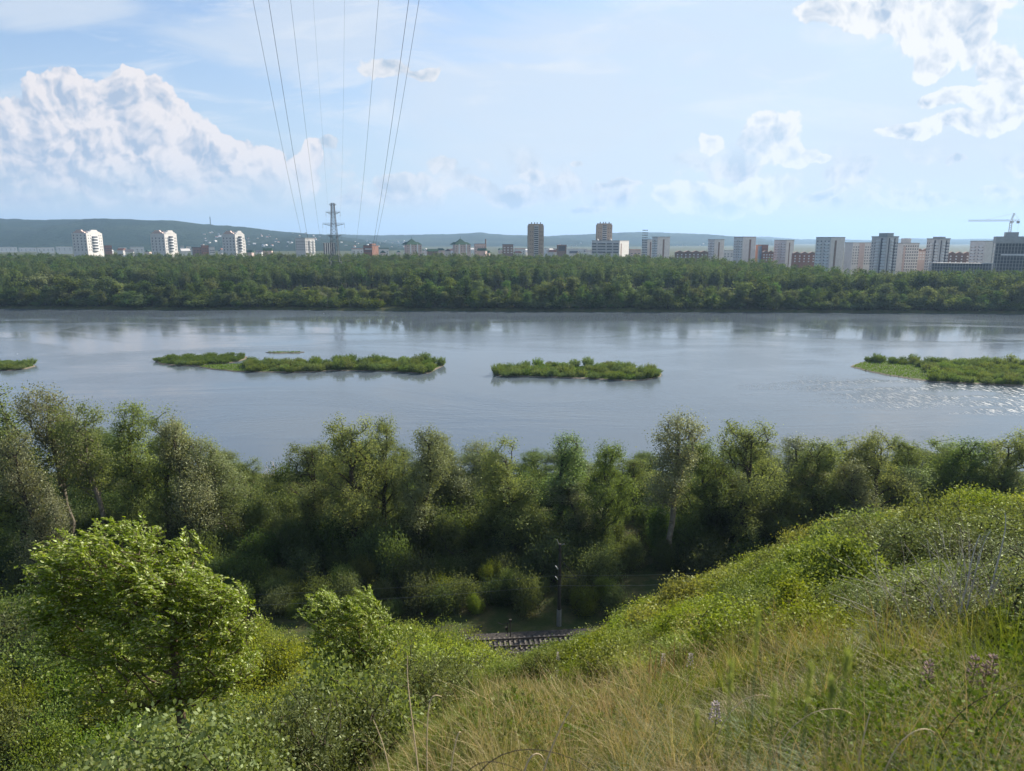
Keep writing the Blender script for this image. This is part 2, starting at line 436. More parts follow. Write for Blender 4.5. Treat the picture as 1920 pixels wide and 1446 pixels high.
# ------------------------------------------------------------------ river
def water_mat():
    m = bpy.data.materials.new("river water"); m.use_nodes = True; N = NT(m.node_tree)
    out = N.n('ShaderNodeOutputMaterial'); b = N.n('ShaderNodeBsdfPrincipled'); N.link(b.outputs[0], out.inputs[0])
    b.inputs['Base Color'].default_value = (0.088, 0.108, 0.128, 1)
    b.inputs['IOR'].default_value = 1.33; b.inputs['Specular IOR Level'].default_value = 0.5
    p = N.n('ShaderNodeTexCoord').outputs['Object']
    q = N.v('MULTIPLY', p, (1.0, 0.55, 1.0))
    patch = N.noise(N.v('MULTIPLY', p, (0.6, 1.6, 1.0)), 0.011, 5, 0.6, 1.2)      # calm and wind-ruffled water
    sy = N.n('ShaderNodeSeparateXYZ'); N.link(p, sy.inputs[0])
    ruff = N.m('MULTIPLY', N.ramp(patch, 0.40, 0.62, 0.16, 0.75), N.ramp(sy.outputs[1], 420, 510, 1.0, 0.35))   # sheltered under the far wood
    w1 = N.noise(q, 0.9, 3, 0.55); w2 = N.noise(q, 3.4, 3, 0.6); w3 = N.noise(q, 0.22, 2, 0.5)
    h = N.m('ADD', N.m('MULTIPLY', w1, 0.16), N.m('ADD', N.m('MULTIPLY', w2, 0.055), N.m('MULTIPLY', w3, 0.18)))
    gp = at_z(1760, 735, 0)                     # water ruffled by the current round the right island
    dd = N.v('MULTIPLY', N.v('SUBTRACT', p, (gp.x, gp.y, 0)), (1/75.0, 1/38.0, 0)); rip = N.ramp(N.v('DOT_PRODUCT', dd, dd), 0.25, 1.3, 1.0, 0.0)
    rip = N.m('MULTIPLY', rip, N.ramp(N.noise(N.v('MULTIPLY', p, (0.5, 2.0, 1.0)), 0.05, 3, 0.6), 0.38, 0.6))
    w4 = N.noise(q, 1.7, 2, 0.7)
    h = N.m('ADD', N.m('MULTIPLY', h, ruff), N.m('MULTIPLY', N.m('MULTIPLY', w4, rip), 0.25))
    bp = N.n('ShaderNodeBump'); bp.inputs['Strength'].default_value = 0.55; bp.inputs['Distance'].default_value = 1.0
    N.link(h, bp.inputs['Height']); N.link(bp.outputs[0], b.inputs['Normal'])
    sp = N.ramp(N.noise(N.v('MULTIPLY', p, (0.75, 0.15, 1.0)), 1.3, 2, 0.8), 0.53, 0.60)
    N.put(b.inputs['Roughness'], N.m('ADD', N.ramp(patch, 0.4, 0.62, 0.05, 0.18), N.m('MULTIPLY', N.m('MULTIPLY', rip, sp), 0.56)))
    return m
wxs = np.linspace(-3000, 3000, 121)
wv = []; 
for yy in (100.0, 300.0, 640.0): wv += [(x, yy, 0.0) for x in wxs]
wv = np.array(wv); ix = np.arange(363).reshape(3, 121)
wq = np.stack([ix[:-1, :-1], ix[:-1, 1:], ix[1:, 1:], ix[1:, :-1]], -1).reshape(-1, 4)
tag(link_obj("river", np_mesh("river", wv, wq, mats=[water_mat()])), kind='structure')

# ------------------------------------------------------------------ hills
def hill_mat(name, c1, c2, c3):
    m = bpy.data.materials.new(name); m.use_nodes = True; N = NT(m.node_tree)
    out = N.n('ShaderNodeOutputMaterial'); b = N.n('ShaderNodeBsdfPrincipled'); N.link(b.outputs[0], out.inputs[0])
    b.inputs['Roughness'].default_value = 1.0; b.inputs['Specular IOR Level'].default_value = 0.0
    p = N.n('ShaderNodeTexCoord').outputs['Object']
    a = N.noise(p, 0.0016, 4, 0.6); d = N.noise(p, 0.022, 5, 0.7)
    c = N.mix(N.ramp(a, 0.45, 0.62), c4(c1), c4(c2)); c = N.mix(N.ramp(d, 0.45, 0.7), c, c4(c3))
    N.link(c, b.inputs['Base Color'])
    bp = N.n('ShaderNodeBump'); bp.inputs['Distance'].default_value = 16.0; bp.inputs['Strength'].default_value = 1.0
    N.link(d, bp.inputs['Height']); N.link(bp.outputs[0], b.inputs['Normal'])
    return m
def hill(pts, D, width, mat, seed, gully=0.25, cols=420):
    px = np.linspace(pts[0][0], pts[-1][0], cols)
    py = np.interp(px, [p[0] for p in pts], [p[1] for p in pts])
    rows = 30; Vv = []
    for j in range(rows):
        s = j/(rows-6.0)                       # 1 at the crest, beyond it the far side
        yy = D - width + width*s
        row = []
        for a_, b_ in zip(px, py):
            top = at_y(a_, b_, D); u = top.x/D
            row.append((u*yy, yy, top.z))
        row = np.array(row); zc = row[:, 2].copy()
        prof = sstep(0, 1.0, s)**0.8 if s <= 1 else 1 - 0.5*(s-1)
        z = 12 + (zc-12)*prof
        gl = fbm(row[:, 0]/520.0 + 0.35*yy/900.0, row[:, 1]/1500.0, seed, 4)
        z = z + gl*gully*(zc.max()-12)*max(0.0, 4*min(s, 1)*(1-min(s, 1)))
        z = z + 5*fbm(row[:, 0]/60.0, row[:, 1]/60.0, seed+3, 2)*min(s, 1)
        row[:, 2] = np.maximum(z, -5 if s < 0.02 else z)
        Vv.append(row)
    Vv = np.array(Vv).reshape(-1, 3); ii = np.arange(rows*cols).reshape(rows, cols)
    qq = np.stack([ii[:-1, :-1], ii[:-1, 1:], ii[1:, 1:], ii[1:, :-1]], -1).reshape(-1, 4)
    return tag(link_obj("hills", np_mesh("hills", Vv, qq, mats=[mat], smooth=True)), kind='structure')
MH = hill_mat("wooded hillside", (0.018, 0.032, 0.018), (0.030, 0.045, 0.024), (0.011, 0.020, 0.013))
MH2 = hill_mat("wooded hillside with clearings", (0.022, 0.036, 0.022), (0.045, 0.060, 0.032), (0.014, 0.024, 0.016))
hill([(-500, 420), (-150, 404), (0, 410), (80, 413), (180, 411), (215, 415), (330, 419), (400, 424), (480, 430), (560, 437), (620, 443), (700, 452), (760, 460), (820, 465)], 5200, 2300, MH, 21)
hill([(420, 470), (480, 447), (560, 441), (640, 440), (700, 442), (760, 441), (850, 439), (900, 436), (940, 440), (1000, 442), (1100, 446), (1200, 452), (1320, 462)], 7600, 2600, MH2, 31)
hill([(880, 465), (960, 452), (1040, 443), (1120, 439), (1200, 435), (1280, 438), (1330, 441), (1380, 444), (1430, 448), (1500, 460)], 8200, 2600, MH2, 41)
hill([(1180, 462), (1300, 447), (1440, 444), (1500, 449), (1560, 449), (1650, 451), (1700, 447), (1760, 449), (1850, 448), (1930, 450), (2100, 445), (2400, 455)], 12500, 3500, MH, 51)
hill([(1400, 466), (1560, 458), (1700, 456), (1780, 454), (1860, 458), (1960, 456), (2300, 460)], 9800, 2000, MH, 61)

# ------------------------------------------------------------------ plants: skeletons and leaves
def tubes(segs, n=4):
    """segs: list of (a, b, ra, rb) -> vertices, quads"""
    A = np.array([s[0] for s in segs], float); B = np.array([s[1] for s in segs], float)
    ra = np.array([s[2] for s in segs])[:, None]; rb = np.array([s[3] for s in segs])[:, None]
    d = B-A; d /= np.maximum(np.linalg.norm(d, axis=1, keepdims=True), 1e-9)
    ref = np.where(np.abs(d[:, 2:3]) < 0.9, np.array([[0, 0, 1.0]]), np.array([[1.0, 0, 0]]))
    u = np.cross(d, ref); u /= np.linalg.norm(u, axis=1, keepdims=True); w = np.cross(d, u)
    B = B + d*rb*0.5
    vs = []
    for c, r in ((A, ra), (B, rb)):
        for i in range(n):
            t = 2*math.pi*i/n; vs.append(c + (u*math.cos(t) + w*math.sin(t))*r)
    Vv = np.stack(vs, 1).reshape(-1, 3); k = np.arange(len(segs))[:, None]*2*n
    Qs = [np.hstack([k+i, k+(i+1) % n, k+n+(i+1) % n, k+n+i]) for i in range(n)]
    return Vv, np.vstack(Qs)
def unit(a): return a/np.maximum(np.linalg.norm(a, axis=-1, keepdims=True), 1e-9)
def leaves(C, T, Nn, L, Wd):
    """rhombic leaf faces at centres C along T with normals Nn"""
    T = unit(T); S = unit(np.cross(T, Nn)); L = np.asarray(L).reshape(-1, 1); Wd = np.asarray(Wd).reshape(-1, 1)
    a = C - T*L/2; b = C + S*Wd/2 - T*L*0.08; c = C + T*L/2; d = C - S*Wd/2 - T*L*0.08
    Vv = np.stack([a, b, c, d], 1).reshape(-1, 3); Qq = np.arange(len(C)*4).reshape(-1, 4)
    return Vv, Qq
def ellips(rng, items, n, shell=0.55):
    """points in the outer part of a union of ellipsoids (cx,cy,cz,rx,ry,rz)"""
    w = np.array([i[3]*i[4]*i[5] for i in items])**0.67; w = w/w.sum(); out = []; outd = []
    while len(out) < n:
        i = items[rng.choice(len(items), p=w)]
        v = rng.randn(3); v /= np.linalg.norm(v); v *= (shell + (1-shell)*rng.rand())
        p = np.array(i[:3]) + v*np.array(i[3:6]); ok = True
        for j in items:
            if j is i: continue
            q = (p-np.array(j[:3]))/np.array(j[3:6])
            if q.dot(q) < 0.35: ok = False; break
        if ok and p[2] > 0.05: out.append(p); outd.append(v/np.array(i[3:6]))
    ellips.dirs = unit(np.array(outd)); return np.array(out)
def skeleton(rng, tips, trunk, r_tip, wob=0.12, steep=0.25, expo=0.5):
    pos = [np.array(p, float) for p in trunk]; par = [-1] + list(range(len(trunk)-1))
    order = np.argsort(np.min(np.linalg.norm(tips[:, None, :]-np.array(pos)[None, 1:, :], axis=2), axis=1))
    tipn = []; skeleton.order = order
    for k in order:
        t = tips[k]; A = np.array(pos); d = np.linalg.norm(A-t, axis=1)
        pen = np.where(A[:, 2] > t[2]-steep*d, 2.5, 1.0); pen[0] = 6
        j = int(np.argmin(d*pen)); n = max(1, int(d[j]/ (0.35+0.12*d[j]) )); n = min(n, 4)
        prev = j; a = A[j]
        for q in range(1, n+1):
            f = q/n; p = a*(1-f)+t*f
            p = p + np.array([0, 0, 1])*math.sin(math.pi*f)*d[j]*0.05
            if q < n: p = p + rng.randn(3)*wob*d[j]*0.3
            pos.append(p); par.append(prev); prev = len(pos)-1
        tipn.append(prev)
    cnt = np.zeros(len(pos)); 
    for t in tipn: cnt[t] += 1
    for i in range(len(pos)-1, 0, -1): cnt[par[i]] += cnt[i]
    rad = r_tip*np.maximum(cnt, 1)**expo
    segs = [(pos[par[i]], pos[i], rad[par[i]] if par[i] >= len(trunk)-1 or i < len(trunk) else min(rad[par[i]], rad[i]*1.5), rad[i]) for i in range(1, len(pos))]
    return np.array(pos), par, rad, tipn, segs
def foliage(rng, tips, par_dir, per, sig, L, Wd, droop=0.0, up=0.35, flow=None, lvar=0.3, outward=None):
    n = len(tips)*per
    base = np.repeat(tips, per, 0); sg = np.repeat(0.7+0.6*rng.rand(len(tips), 1), per, 0)
    off = rng.randn(n, 3)*np.array(sig)*sg
    C = base + off
    T = rng.randn(n, 3)*0.8 + np.repeat(par_dir, per, 0)*0.7; T[:, 2] -= droop
    if flow is not None: T = T + np.array(flow)
    Nn = rng.randn(n, 3); Nn[:, 2] = np.abs(Nn[:, 2]) + up
    if outward is not None: Nn = Nn*0.75 + np.repeat(outward, per, 0)*1.5
    l = L*(1 - lvar + 2*lvar*rng.rand(n)); w = Wd*(1-lvar+2*lvar*rng.rand(n))
    return leaves(C, T, Nn, l, w)
def merge(parts):
    Vs = []; Qs = []; mi = []; k = 0
    for (v, q, m) in parts:
        Vs.append(v); Qs.append(q+k); mi.append(np.full(len(q), m)); k += len(v)
    return np.vstack(Vs), np.vstack(Qs), np.concatenate(mi)

BARK = principled("grey brown bark", (0.085, 0.068, 0.050), 0.95, 0.5, 3.0, spec=0.1, bump=0.02)
BARK_E = principled("warm brown elm bark", (0.17, 0.125, 0.085), 0.9, 0.5, 6.0, spec=0.1, bump=0.01)
BARK_P = principled("pale bark", (0.22, 0.19, 0.15), 0.9, 0.45, 2.0, spec=0.1, bump=0.02)
TWIG = principled("bare weathered twigs", (0.52, 0.47, 0.40), 0.9, 0.4, 9.0, spec=0.1)

def tall_tree(seed, kind='poplar', tips_n=260, per=72, leaf=0.205, h=20.0):
    """a bank tree: leaning forked trunk, lobed crown of leaf clumps with gaps; unit height h"""
    rng = rs(seed); lean = rng.randn(2)*0.9
    ell = []; nl = rng.randint(8, 12)
    if kind == 'poplar':
        for i in range(nl):
            f = (i+0.5)/nl; z = h*(0.26 + 0.66*f); wr = 3.4*(1-0.55*abs(f-0.45)**1.5*2)
            a = rng.rand()*6.28; o = wr*0.62*(1-0.45*f)
            ell.append((lean[0]*f+math.cos(a)*o, lean[1]*f+math.sin(a)*o, z, (1.1+rng.rand()*0.9), (1.1+rng.rand()*0.9), 1.8+rng.rand()*1.6))
    elif kind == 'broad':
        for i in range(nl+5):
            f = rng.rand(); z = h*(0.28+0.60*f); a = rng.rand()*6.28; o = 3.9*math.sqrt(rng.rand())*math.sqrt(max(0.1, 1-(f-0.3)**2*1.6))
            ell.append((lean[0]*f+math.cos(a)*o, lean[1]*f+math.sin(a)*o, z, 1.1+rng.rand()*1.0, 1.1+rng.rand()*1.0, 1.5+rng.rand()*1.5))
    else:                                       # slender open willow with bare lower trunk
        for i in range(nl):
            f = (i+0.5)/nl; z = h*(0.46+0.48*f); a = rng.rand()*6.28; o = 2.4*rng.rand()
            ell.append((lean[0]*f*1.6+math.cos(a)*o, lean[1]*f+math.sin(a)*o, z, 1.2+rng.rand()*1.0, 1.2+rng.rand()*1.0, 1.1+rng.rand()*1.5))
    top = max(e[2]+e[5] for e in ell); k = h/top
    ell = [(e[0], e[1], e[2]*k, e[3], e[4], e[5]) for e in ell]
    tips = ellips(rng, ell, tips_n, 0.6); od0 = ellips.dirs
    tr = [(0, 0, -0.8), (0, 0, 0)] + [(lean[0]*f*0.8+rng.randn()*0.18, lean[1]*f*0.8+rng.randn()*0.18, h*0.86*f) for f in (0.1, 0.22, 0.34, 0.46, 0.58, 0.7, 0.84, 1.0)]
    pos, par, rad, tipn, segs = skeleton(rng, tips, tr, 0.027, 0.16, 0.35, 0.46)
    dirs = unit(np.array([pos[t]-pos[par[t]] for t in tipn])); tp = pos[tipn]; od = od0[skeleton.order]
    tv, tq = tubes(segs, 5)
    fv, fq = foliage(rng, tp, dirs, per, (0.46, 0.46, 0.44), leaf, leaf*0.62, 0.25, outward=od)
    return (tv, tq), (fv, fq)
L_POP = leaf_mat("poplar leaves", (0.205, 0.245, 0.092), (0.140, 0.178, 0.064), 0.55, 0.01, 0.14)
L_WIL = leaf_mat("grey willow leaves", (0.225, 0.245, 0.130), (0.165, 0.185, 0.094), 0.45, 0.025, 0.18)
L_BR = leaf_mat("broad green leaves", (0.165, 0.225, 0.072), (0.115, 0.168, 0.052), 0.55, 0.02, 0.22)
TREE_PROTO = []
for i, (kd, mt, bk) in enumerate([('poplar', L_POP, BARK), ('poplar', L_WIL, BARK), ('broad', L_BR, BARK), ('slender', L_WIL, BARK_P), ('broad', L_POP, BARK), ('poplar', L_BR, BARK), ('slender', L_POP, BARK_P)]):
    (tv, tq), (fv, fq) = tall_tree(100+i, kd, tips_n={'poplar': 270, 'broad': 330, 'slender': 190}[kd])
    TREE_PROTO.append((np_mesh("trunk", tv, tq, mats=[bk], smooth=True), np_mesh("crown", fv, fq, mats=[mt]), fv))
def crown_w(i):
    v = TREE_PROTO[i][2]; return np.percentile(v[:, 0], 97)-np.percentile(v[:, 0], 3)
def bank_tree(px, top, w_px, Yd, proto, label, name='poplar_tree', group='trees along the near river bank', cat='tree', rng=random):
    p = at_y(px, top, Yd); g = gz(p.x, p.y); hgt = max(6.0, p.z-g)
    o = empty(name, (p.x, p.y, g), rng.random()*6.28)
    tag(o, label, cat, group)
    me_t, me_c, _ = TREE_PROTO[proto]
    s = w_px*Yd*1.02/FPX/crown_w(proto)
    o.scale = (s, s, hgt/20.0)
    link_obj("trunk", me_t, o); link_obj("crown", me_c, o)
    return o
NEAR = [
 (15, 716, 120, 96, 0, "tall dark poplar at the left edge of the photo, above the leaning elm"),
 (100, 714, 120, 101, 3, "tall tree with a bare forked trunk and the river showing through its crown"),
 (178, 745, 90, 98, 6, "slender tree with a pale lit trunk, left of the twin-topped poplar"),
 (238, 748, 90, 104, 5, "twin-topped poplar standing above the crown of the bright elm"),
 (287, 762, 80, 101, 0, "dark poplar beside the twin-topped one, leaning to the right"),
 (345, 786, 105, 97, 1, "grey-green poplar right of the dark leaning poplar"),
 (405, 812, 90, 102, 3, "silvery willow with thin pale branches above the elm's right side"),
 (452, 858, 70, 118, 4, "low rounded tree ending the left clump, beside the gap to the water"),
 (585, 826, 95, 106, 4, "broad tree reaching out over the gap in the trees, left of centre"),
 (650, 776, 110, 99, 4, "highest broad tree right of the gap in the trees"),
 (712, 778, 90, 104, 2, "dark green tree joined to the highest broad tree's right side"),
 (782, 806, 95, 100, 1, "grey-green poplar right of the highest broad tree"),
 (848, 812, 95, 107, 1, "pale olive poplar left of the two twin crowns at centre"),
 (915, 828, 80, 111, 3, "thin open tree with slanting branches at centre"),
 (968, 815, 90, 100, 0, "rounded poplar at centre below the left end of the middle island"),
 (1050, 812, 95, 106, 5, "dense poplar directly behind the railway pole"),
 (1138, 812, 85, 101, 2, "dark tree with ragged top right of the railway pole"),
 (1190, 858, 70, 121, 4, "low tree in the dip left of the tall silvery tree"),
 (1265, 779, 120, 97, 3, "tallest silvery tree with an open crown, right of centre"),
 (1335, 812, 95, 104, 2, "dark tree against the right side of the tall silvery tree"),
 (1412, 786, 115, 100, 4, "peaked broad tree, highest of the right half"),
 (1478, 822, 95, 107, 1, "grey-green tree just right of the peaked broad tree"),
 (1545, 818, 95, 102, 5, "rounded green tree above the steepest part of the green slope"),
 (1592, 812, 75, 109, 0, "narrow dark tree left of the large right-hand crown"),
 (1648, 806, 100, 103, 4, "large dark crown behind the round grey tree"),
 (1712, 818, 85, 108, 2, "green tree with an even top behind the bushy slope, below the right island"),
 (1765, 812, 80, 113, 0, "thin-topped tree at right, fourth crown from the photo's edge"),
 (1835, 818, 95, 106, 5, "dark tree third from the right edge of the photo"),
 (1880, 832, 80, 118, 1, "pale low tree between the two last dark crowns at right"),
 (1905, 806, 95, 104, 4, "dark crown cut by the right edge of the photo"),
 (1985, 812, 95, 104, 2, None), (-70, 722, 120, 100, 2, None),
 (60, 800, 95, 85, 1, "sunlit lower tree in front of the tall left-edge poplar"),
 (365, 900, 110, 101, 6, "thin grey tree with a dark straight trunk behind the elm's crown"),
 (625, 880, 105, 104, 6, "open tree with a black straight trunk left of centre"),
 (830, 900, 105, 105, 6, "open tree with paired dark trunks left of the railway pole"),
 (935, 915, 100, 101, 0, "olive tree above the railway cutting"),
 (1100, 900, 100, 103, 1, "grey tree just right of the railway pole top"),
 (1380, 890, 100, 103, 5, "dark tree behind the slope below the peaked broad tree"),
 (1470, 900, 100, 101, 2, "dark tree touching the slope's crest right of centre"),
 (1560, 880, 90, 102, 1, "pale tree touching the slope's crest, left of the round grey tree"),
 (1630, 868, 90, 96, 1, "round grey willow standing against the slope's crest"),
 (1720, 872, 90, 104, 5, "dark tree just above the bushy crest at right"),
 (1800, 866, 90, 104, 2, "green tree above the crest near the right edge"),
 (1880, 866, 90, 102, 4, "dark tree above the crest at the right edge"),
 (130, 790, 90, 131, 0, "back-row poplar seen between the forked tree and the pale-trunked one"), (215, 800, 90, 134, 2, "back-row tree behind the pale-trunked slender tree"),
 (310, 812, 80, 132, 5, "back-row tree behind the dark leaning poplar"), (385, 850, 80, 134, 0, "back-row tree behind the silvery willow at left"),
 (615, 830, 80, 135, 0, "back-row tree filling between the two broad trees left of centre"), (690, 822, 80, 138, 5, "back-row tree behind the highest broad tree"), (750, 840, 80, 136, 2, "back-row tree in the notch right of the dark joined tree"),
 (815, 838, 80, 138, 5, "back-row tree between the first two grey-green crowns at centre"), (885, 842, 80, 137, 2, "back-row tree beside the thin open tree at centre"), (940, 850, 70, 139, 0, "back-row tree in the notch at centre"), (1010, 838, 80, 138, 2, "back-row tree left of the poplar behind the pole"),
 (1095, 842, 80, 139, 0, "back-row tree in the notch right of the railway pole"), (1225, 850, 80, 138, 5, "back-row tree left of the tall silvery tree's trunk"), (1300, 840, 80, 138, 0, "back-row tree just right of the tall silvery tree"),
 (1375, 832, 80, 139, 2, "back-row tree left of the peaked broad tree"), (1445, 835, 80, 139, 0, "back-row tree in the notch right of the peaked broad tree"), (1515, 838, 80, 139, 2, "back-row tree behind the rounded green tree at right"),
 (1568, 838, 80, 139, 5, "back-row tree behind the narrow dark tree"), (1680, 834, 80, 139, 0, "back-row tree right of the large dark crown"), (1740, 838, 80, 139, 2, "back-row tree in the right part of the belt"), (1800, 834, 80, 139, 5, "back-row tree between the thin-topped and the dark tree at right"),
]
for i, (px, ty, w, Yd, pr, lb) in enumerate(NEAR):
    nm = {0: 'poplar_tree', 1: 'willow_tree', 2: 'broadleaf_tree', 3: 'willow_tree', 4: 'broadleaf_tree', 5: 'poplar_tree', 6: 'poplar_tree'}[pr]
    bank_tree(px, ty, w*0.94, Yd, pr, lb or "dark bank tree just outside the photo's edge", nm)

# ------------------------------------------------------------------ bushes
def bush(seed, mat, n=9000, leaf=0.075, wl=0.6, rad=1.2, hgt=1.5, tips_n=110, sig=0.16, spiky=0.0, up=0.35, droop=0.0, stemr=0.007, flow=None):
    rng = rs(seed); ell = []
    for i in range(9):
        a = rng.rand()*6.28; o = rad*0.55*math.sqrt(rng.rand())
        ell.append((math.cos(a)*o, math.sin(a)*o, hgt*(0.35+0.3*rng.rand()), rad*(0.38+0.2*rng.rand()), rad*(0.38+0.2*rng.rand()), hgt*(0.28+0.18*rng.rand())))
    tips = ellips(rng, ell, tips_n, 0.5)
    if spiky:
        c = np.array([0, 0, -0.3*hgt]); d = unit(tips-c); tips = tips + d*(rng.rand(len(tips), 1)**2)*spiky
    tr = [(0, 0, -0.3), (0, 0, 0.05), (0.02, 0, hgt*0.18)]
    pos, par, rad_, tipn, segs = skeleton(rng, tips, tr, stemr, 0.1, 0.1, 0.42)
    dirs = unit(np.array([pos[t]-pos[par[t]] for t in tipn])); tp = pos[tipn]
    if spiky:                                   # leaves strung along the shoots
        m = 5; f = rng.rand(len(tp)*m, 1)
        base = np.repeat(tp, m, 0) - np.repeat(dirs, m, 0)*f*0.45*hgt*0.5; dd = np.repeat(dirs, m, 0)
        fv, fq = foliage(rng, base, dd, max(1, n//len(base)), (sig, sig, sig), leaf, leaf*wl, droop, up, flow)
    else:
        fv, fq = foliage(rng, tp, dirs, n//len(tp), (sig, sig, sig*0.85), leaf, leaf*wl, droop, up, flow)
    tv, tq = tubes(segs, 4)
    return np_mesh("foliage", fv, fq, mats=[mat]), np_mesh("stem", tv, tq, mats=[BARK]), (tv, tq, fv, fq)
L_SLOPE = leaf_mat("small bright slope leaves", (0.235, 0.265, 0.020), (0.135, 0.175, 0.016), 0.48, 0.02, 0.22)
L_SLOPE2 = leaf_mat("green slope leaves", (0.175, 0.225, 0.028), (0.100, 0.150, 0.020), 0.48, 0.02, 0.22)
L_GREY = leaf_mat("grey green sea buckthorn leaves", (0.160, 0.190, 0.060), (0.090, 0.118, 0.036), 0.40, 0.03, 0.15)
L_BIG = leaf_mat("matt broad scrub leaves", (0.170, 0.215, 0.060), (0.095, 0.145, 0.034), 0.42, 0.03, 0.18)
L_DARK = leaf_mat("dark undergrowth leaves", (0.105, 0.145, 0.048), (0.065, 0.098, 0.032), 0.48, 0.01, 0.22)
L_YEL = leaf_mat("yellow green leaves", (0.260, 0.290, 0.022), (0.150, 0.200, 0.018), 0.50, 0.02, 0.2)
B = {}
B['slope'] = [bush(201+i, L_SLOPE, 10000, 0.07, 0.6, 1.25, 1.25, 120, 0.15) for i in range(3)]
B['slope2'] = [bush(211+i, L_SLOPE2, 10000, 0.075, 0.6, 1.25, 1.4, 120, 0.16) for i in range(2)]
B['grey'] = [bush(221+i, L_GREY, 10000, 0.075, 0.35, 1.2, 1.7, 130, 0.13, spiky=0.5) for i in range(2)]
B['big'] = [bush(231+i, L_BIG, 11000, 0.080, 0.72, 1.4, 2.2, 130, 0.20, spiky=0.35) for i in range(2)]
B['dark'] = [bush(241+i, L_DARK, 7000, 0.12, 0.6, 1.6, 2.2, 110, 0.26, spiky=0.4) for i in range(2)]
B['yellow'] = [bush(251+i, L_YEL, 8000, 0.09, 0.5, 1.2, 1.7, 110, 0.17, spiky=0.4) for i in range(2)]
B['tall_y'] = [bush(261+i, L_YEL, 15000, 0.15, 0.5, 2.2, 5.0, 150, 0.30, spiky=1.0, stemr=0.012) for i in range(2)]
B['tall_g'] = [bush(271+i, L_SLOPE2, 15000, 0.15, 0.55, 2.3, 5.0, 150, 0.32, spiky=0.8, stemr=0.012) for i in range(2)]
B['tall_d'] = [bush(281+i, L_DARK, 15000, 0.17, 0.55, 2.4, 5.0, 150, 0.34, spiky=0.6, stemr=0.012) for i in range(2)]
BH = {'slope': 1.45, 'slope2': 1.6, 'grey': 2.1, 'big': 2.6, 'dark': 2.5, 'yellow': 2.0, 'tall_y': 5.4, 'tall_g': 5.3, 'tall_d': 5.2}
USED = {}; REST = {'slope': [], 'hollow': [], 'under': []}
def add_bush(pool, n_ind, items, rng):
    """items: (x, y, s, sz, kind, label, group, dist); the nearest become things of their own, the others one scrub object"""
    items.sort(key=lambda t: t[7]); ds = [t[7] for t in items[:n_ind]]; q1, q2_ = np.percentile(ds, 33), np.percentile(ds, 67)
    for i, (x, y, s, sz, kd, lb, gp, d) in enumerate(items):
        w_ = "in the nearest rows" if d < q1 else "in the middle rows" if d < q2_ else "in the farther rows"
        if len((lb + " " + w_).split()) <= 16: lb = lb + ", " + w_; gp = gp + ", " + w_
        if i < n_ind: USED[kd] = put_bush(kd, x, y, s, sz, lb, 'bush', gp, rng)
        else: REST[pool].append((x, y, gz(x, y)-0.1*s, rng.rand()*6.28, s*(0.85+0.3*rng.rand()), s*(0.85+0.3*rng.rand()), sz, kd, rng.randint(2)))
def flush(pool, label, name):
    keys = sorted(set((r[7], r[8]) for r in REST[pool])); pro = []
    for kd, k in keys:
        f = [o for o in bpy.data.objects if o.type == 'MESH' and o.data == B[kd][k][0]]; t = [o for o in bpy.data.objects if o.type == 'MESH' and o.data == B[kd][k][1]]
        if not f:
            r = next(r for r in REST[pool] if (r[7], r[8]) == (kd, k)); o = empty('bush', r[:3], r[3]); o.scale = r[4:7]
            tag(o, "single " + {"slope": "bright low", "slope2": "mid-green", "grey": "grey-green", "big": "broad-leaved", "dark": "dark shaded", "yellow": "yellow-green", "tall_y": "tall vivid", "tall_g": "tall green", "tall_d": "tall dark"}[kd] + " bush among the rest of the " + name + (" with upright shoots" if k else " with a round top"), 'bush'); f = [link_obj("foliage", B[kd][k][0], o)]; t = [link_obj("stem", B[kd][k][1], o)]
        pro.append([f[0], t[0]])
    scatter_stuff(name, pro, [r[:7] + (keys.index((r[7], r[8])),) for r in REST[pool]], label, 'scrub')
    print(name, len(REST[pool]))
def put_bush(kind, x, y, s, sz, label, name, group, rng, lift=-0.1):
    k = rng.randint(len(B[kind])); fo, st, _ = B[kind][k]
    o = empty(name, (x, y, gz(x, y)+lift*s), rng.rand()*6.28)
    o.scale = (s*(0.85+0.3*rng.rand()), s*(0.85+0.3*rng.rand()), sz)
    tag(o, label, 'shrub', group)
    link_obj("foliage", fo, o); link_obj("stem", st, o)
    return o
def th_pt(th, r): return r*math.sin(R(th)), r*math.cos(R(th))
rng = rs(5)
# spur at the right: low bright scrub
pts = []
def try_pts(n, f, dmin):
    for _ in range(n):
        q = f()
        if q is None: continue
        x, y, s = q
        if all((x-a)**2+(y-b)**2 > (dmin*0.5*(s+c))**2 for a, b, c in pts): pts.append(q)
NEARL = lambda th: np.interp(th, [-3, 0, 6, 12, 20, 30, 52], [26, 21, 15, 10.5, 8.2, 7.0, 6.5])
def f_spur():
    th = rng.uniform(-3, 52); r = 6.5 + 56*rng.rand()**1.2
    if r < NEARL(th) or r > np.interp(th, [-3, 0, 10, 52], [40, 50, 60, 62]): return None
    xx, yy = th_pt(th, r)
    if r < 34 and float(fbm(np.array([xx/4.5]), np.array([yy/4.5]), 93, 2)[0]) < -0.38: return None
    s = np.interp(r, [7, 20, 50], [0.50, 0.95, 1.7])*rng.uniform(0.75, 1.25); x, y = th_pt(th, r); return (x, y, s)
try_pts(9000, f_spur, 1.15)
items = []
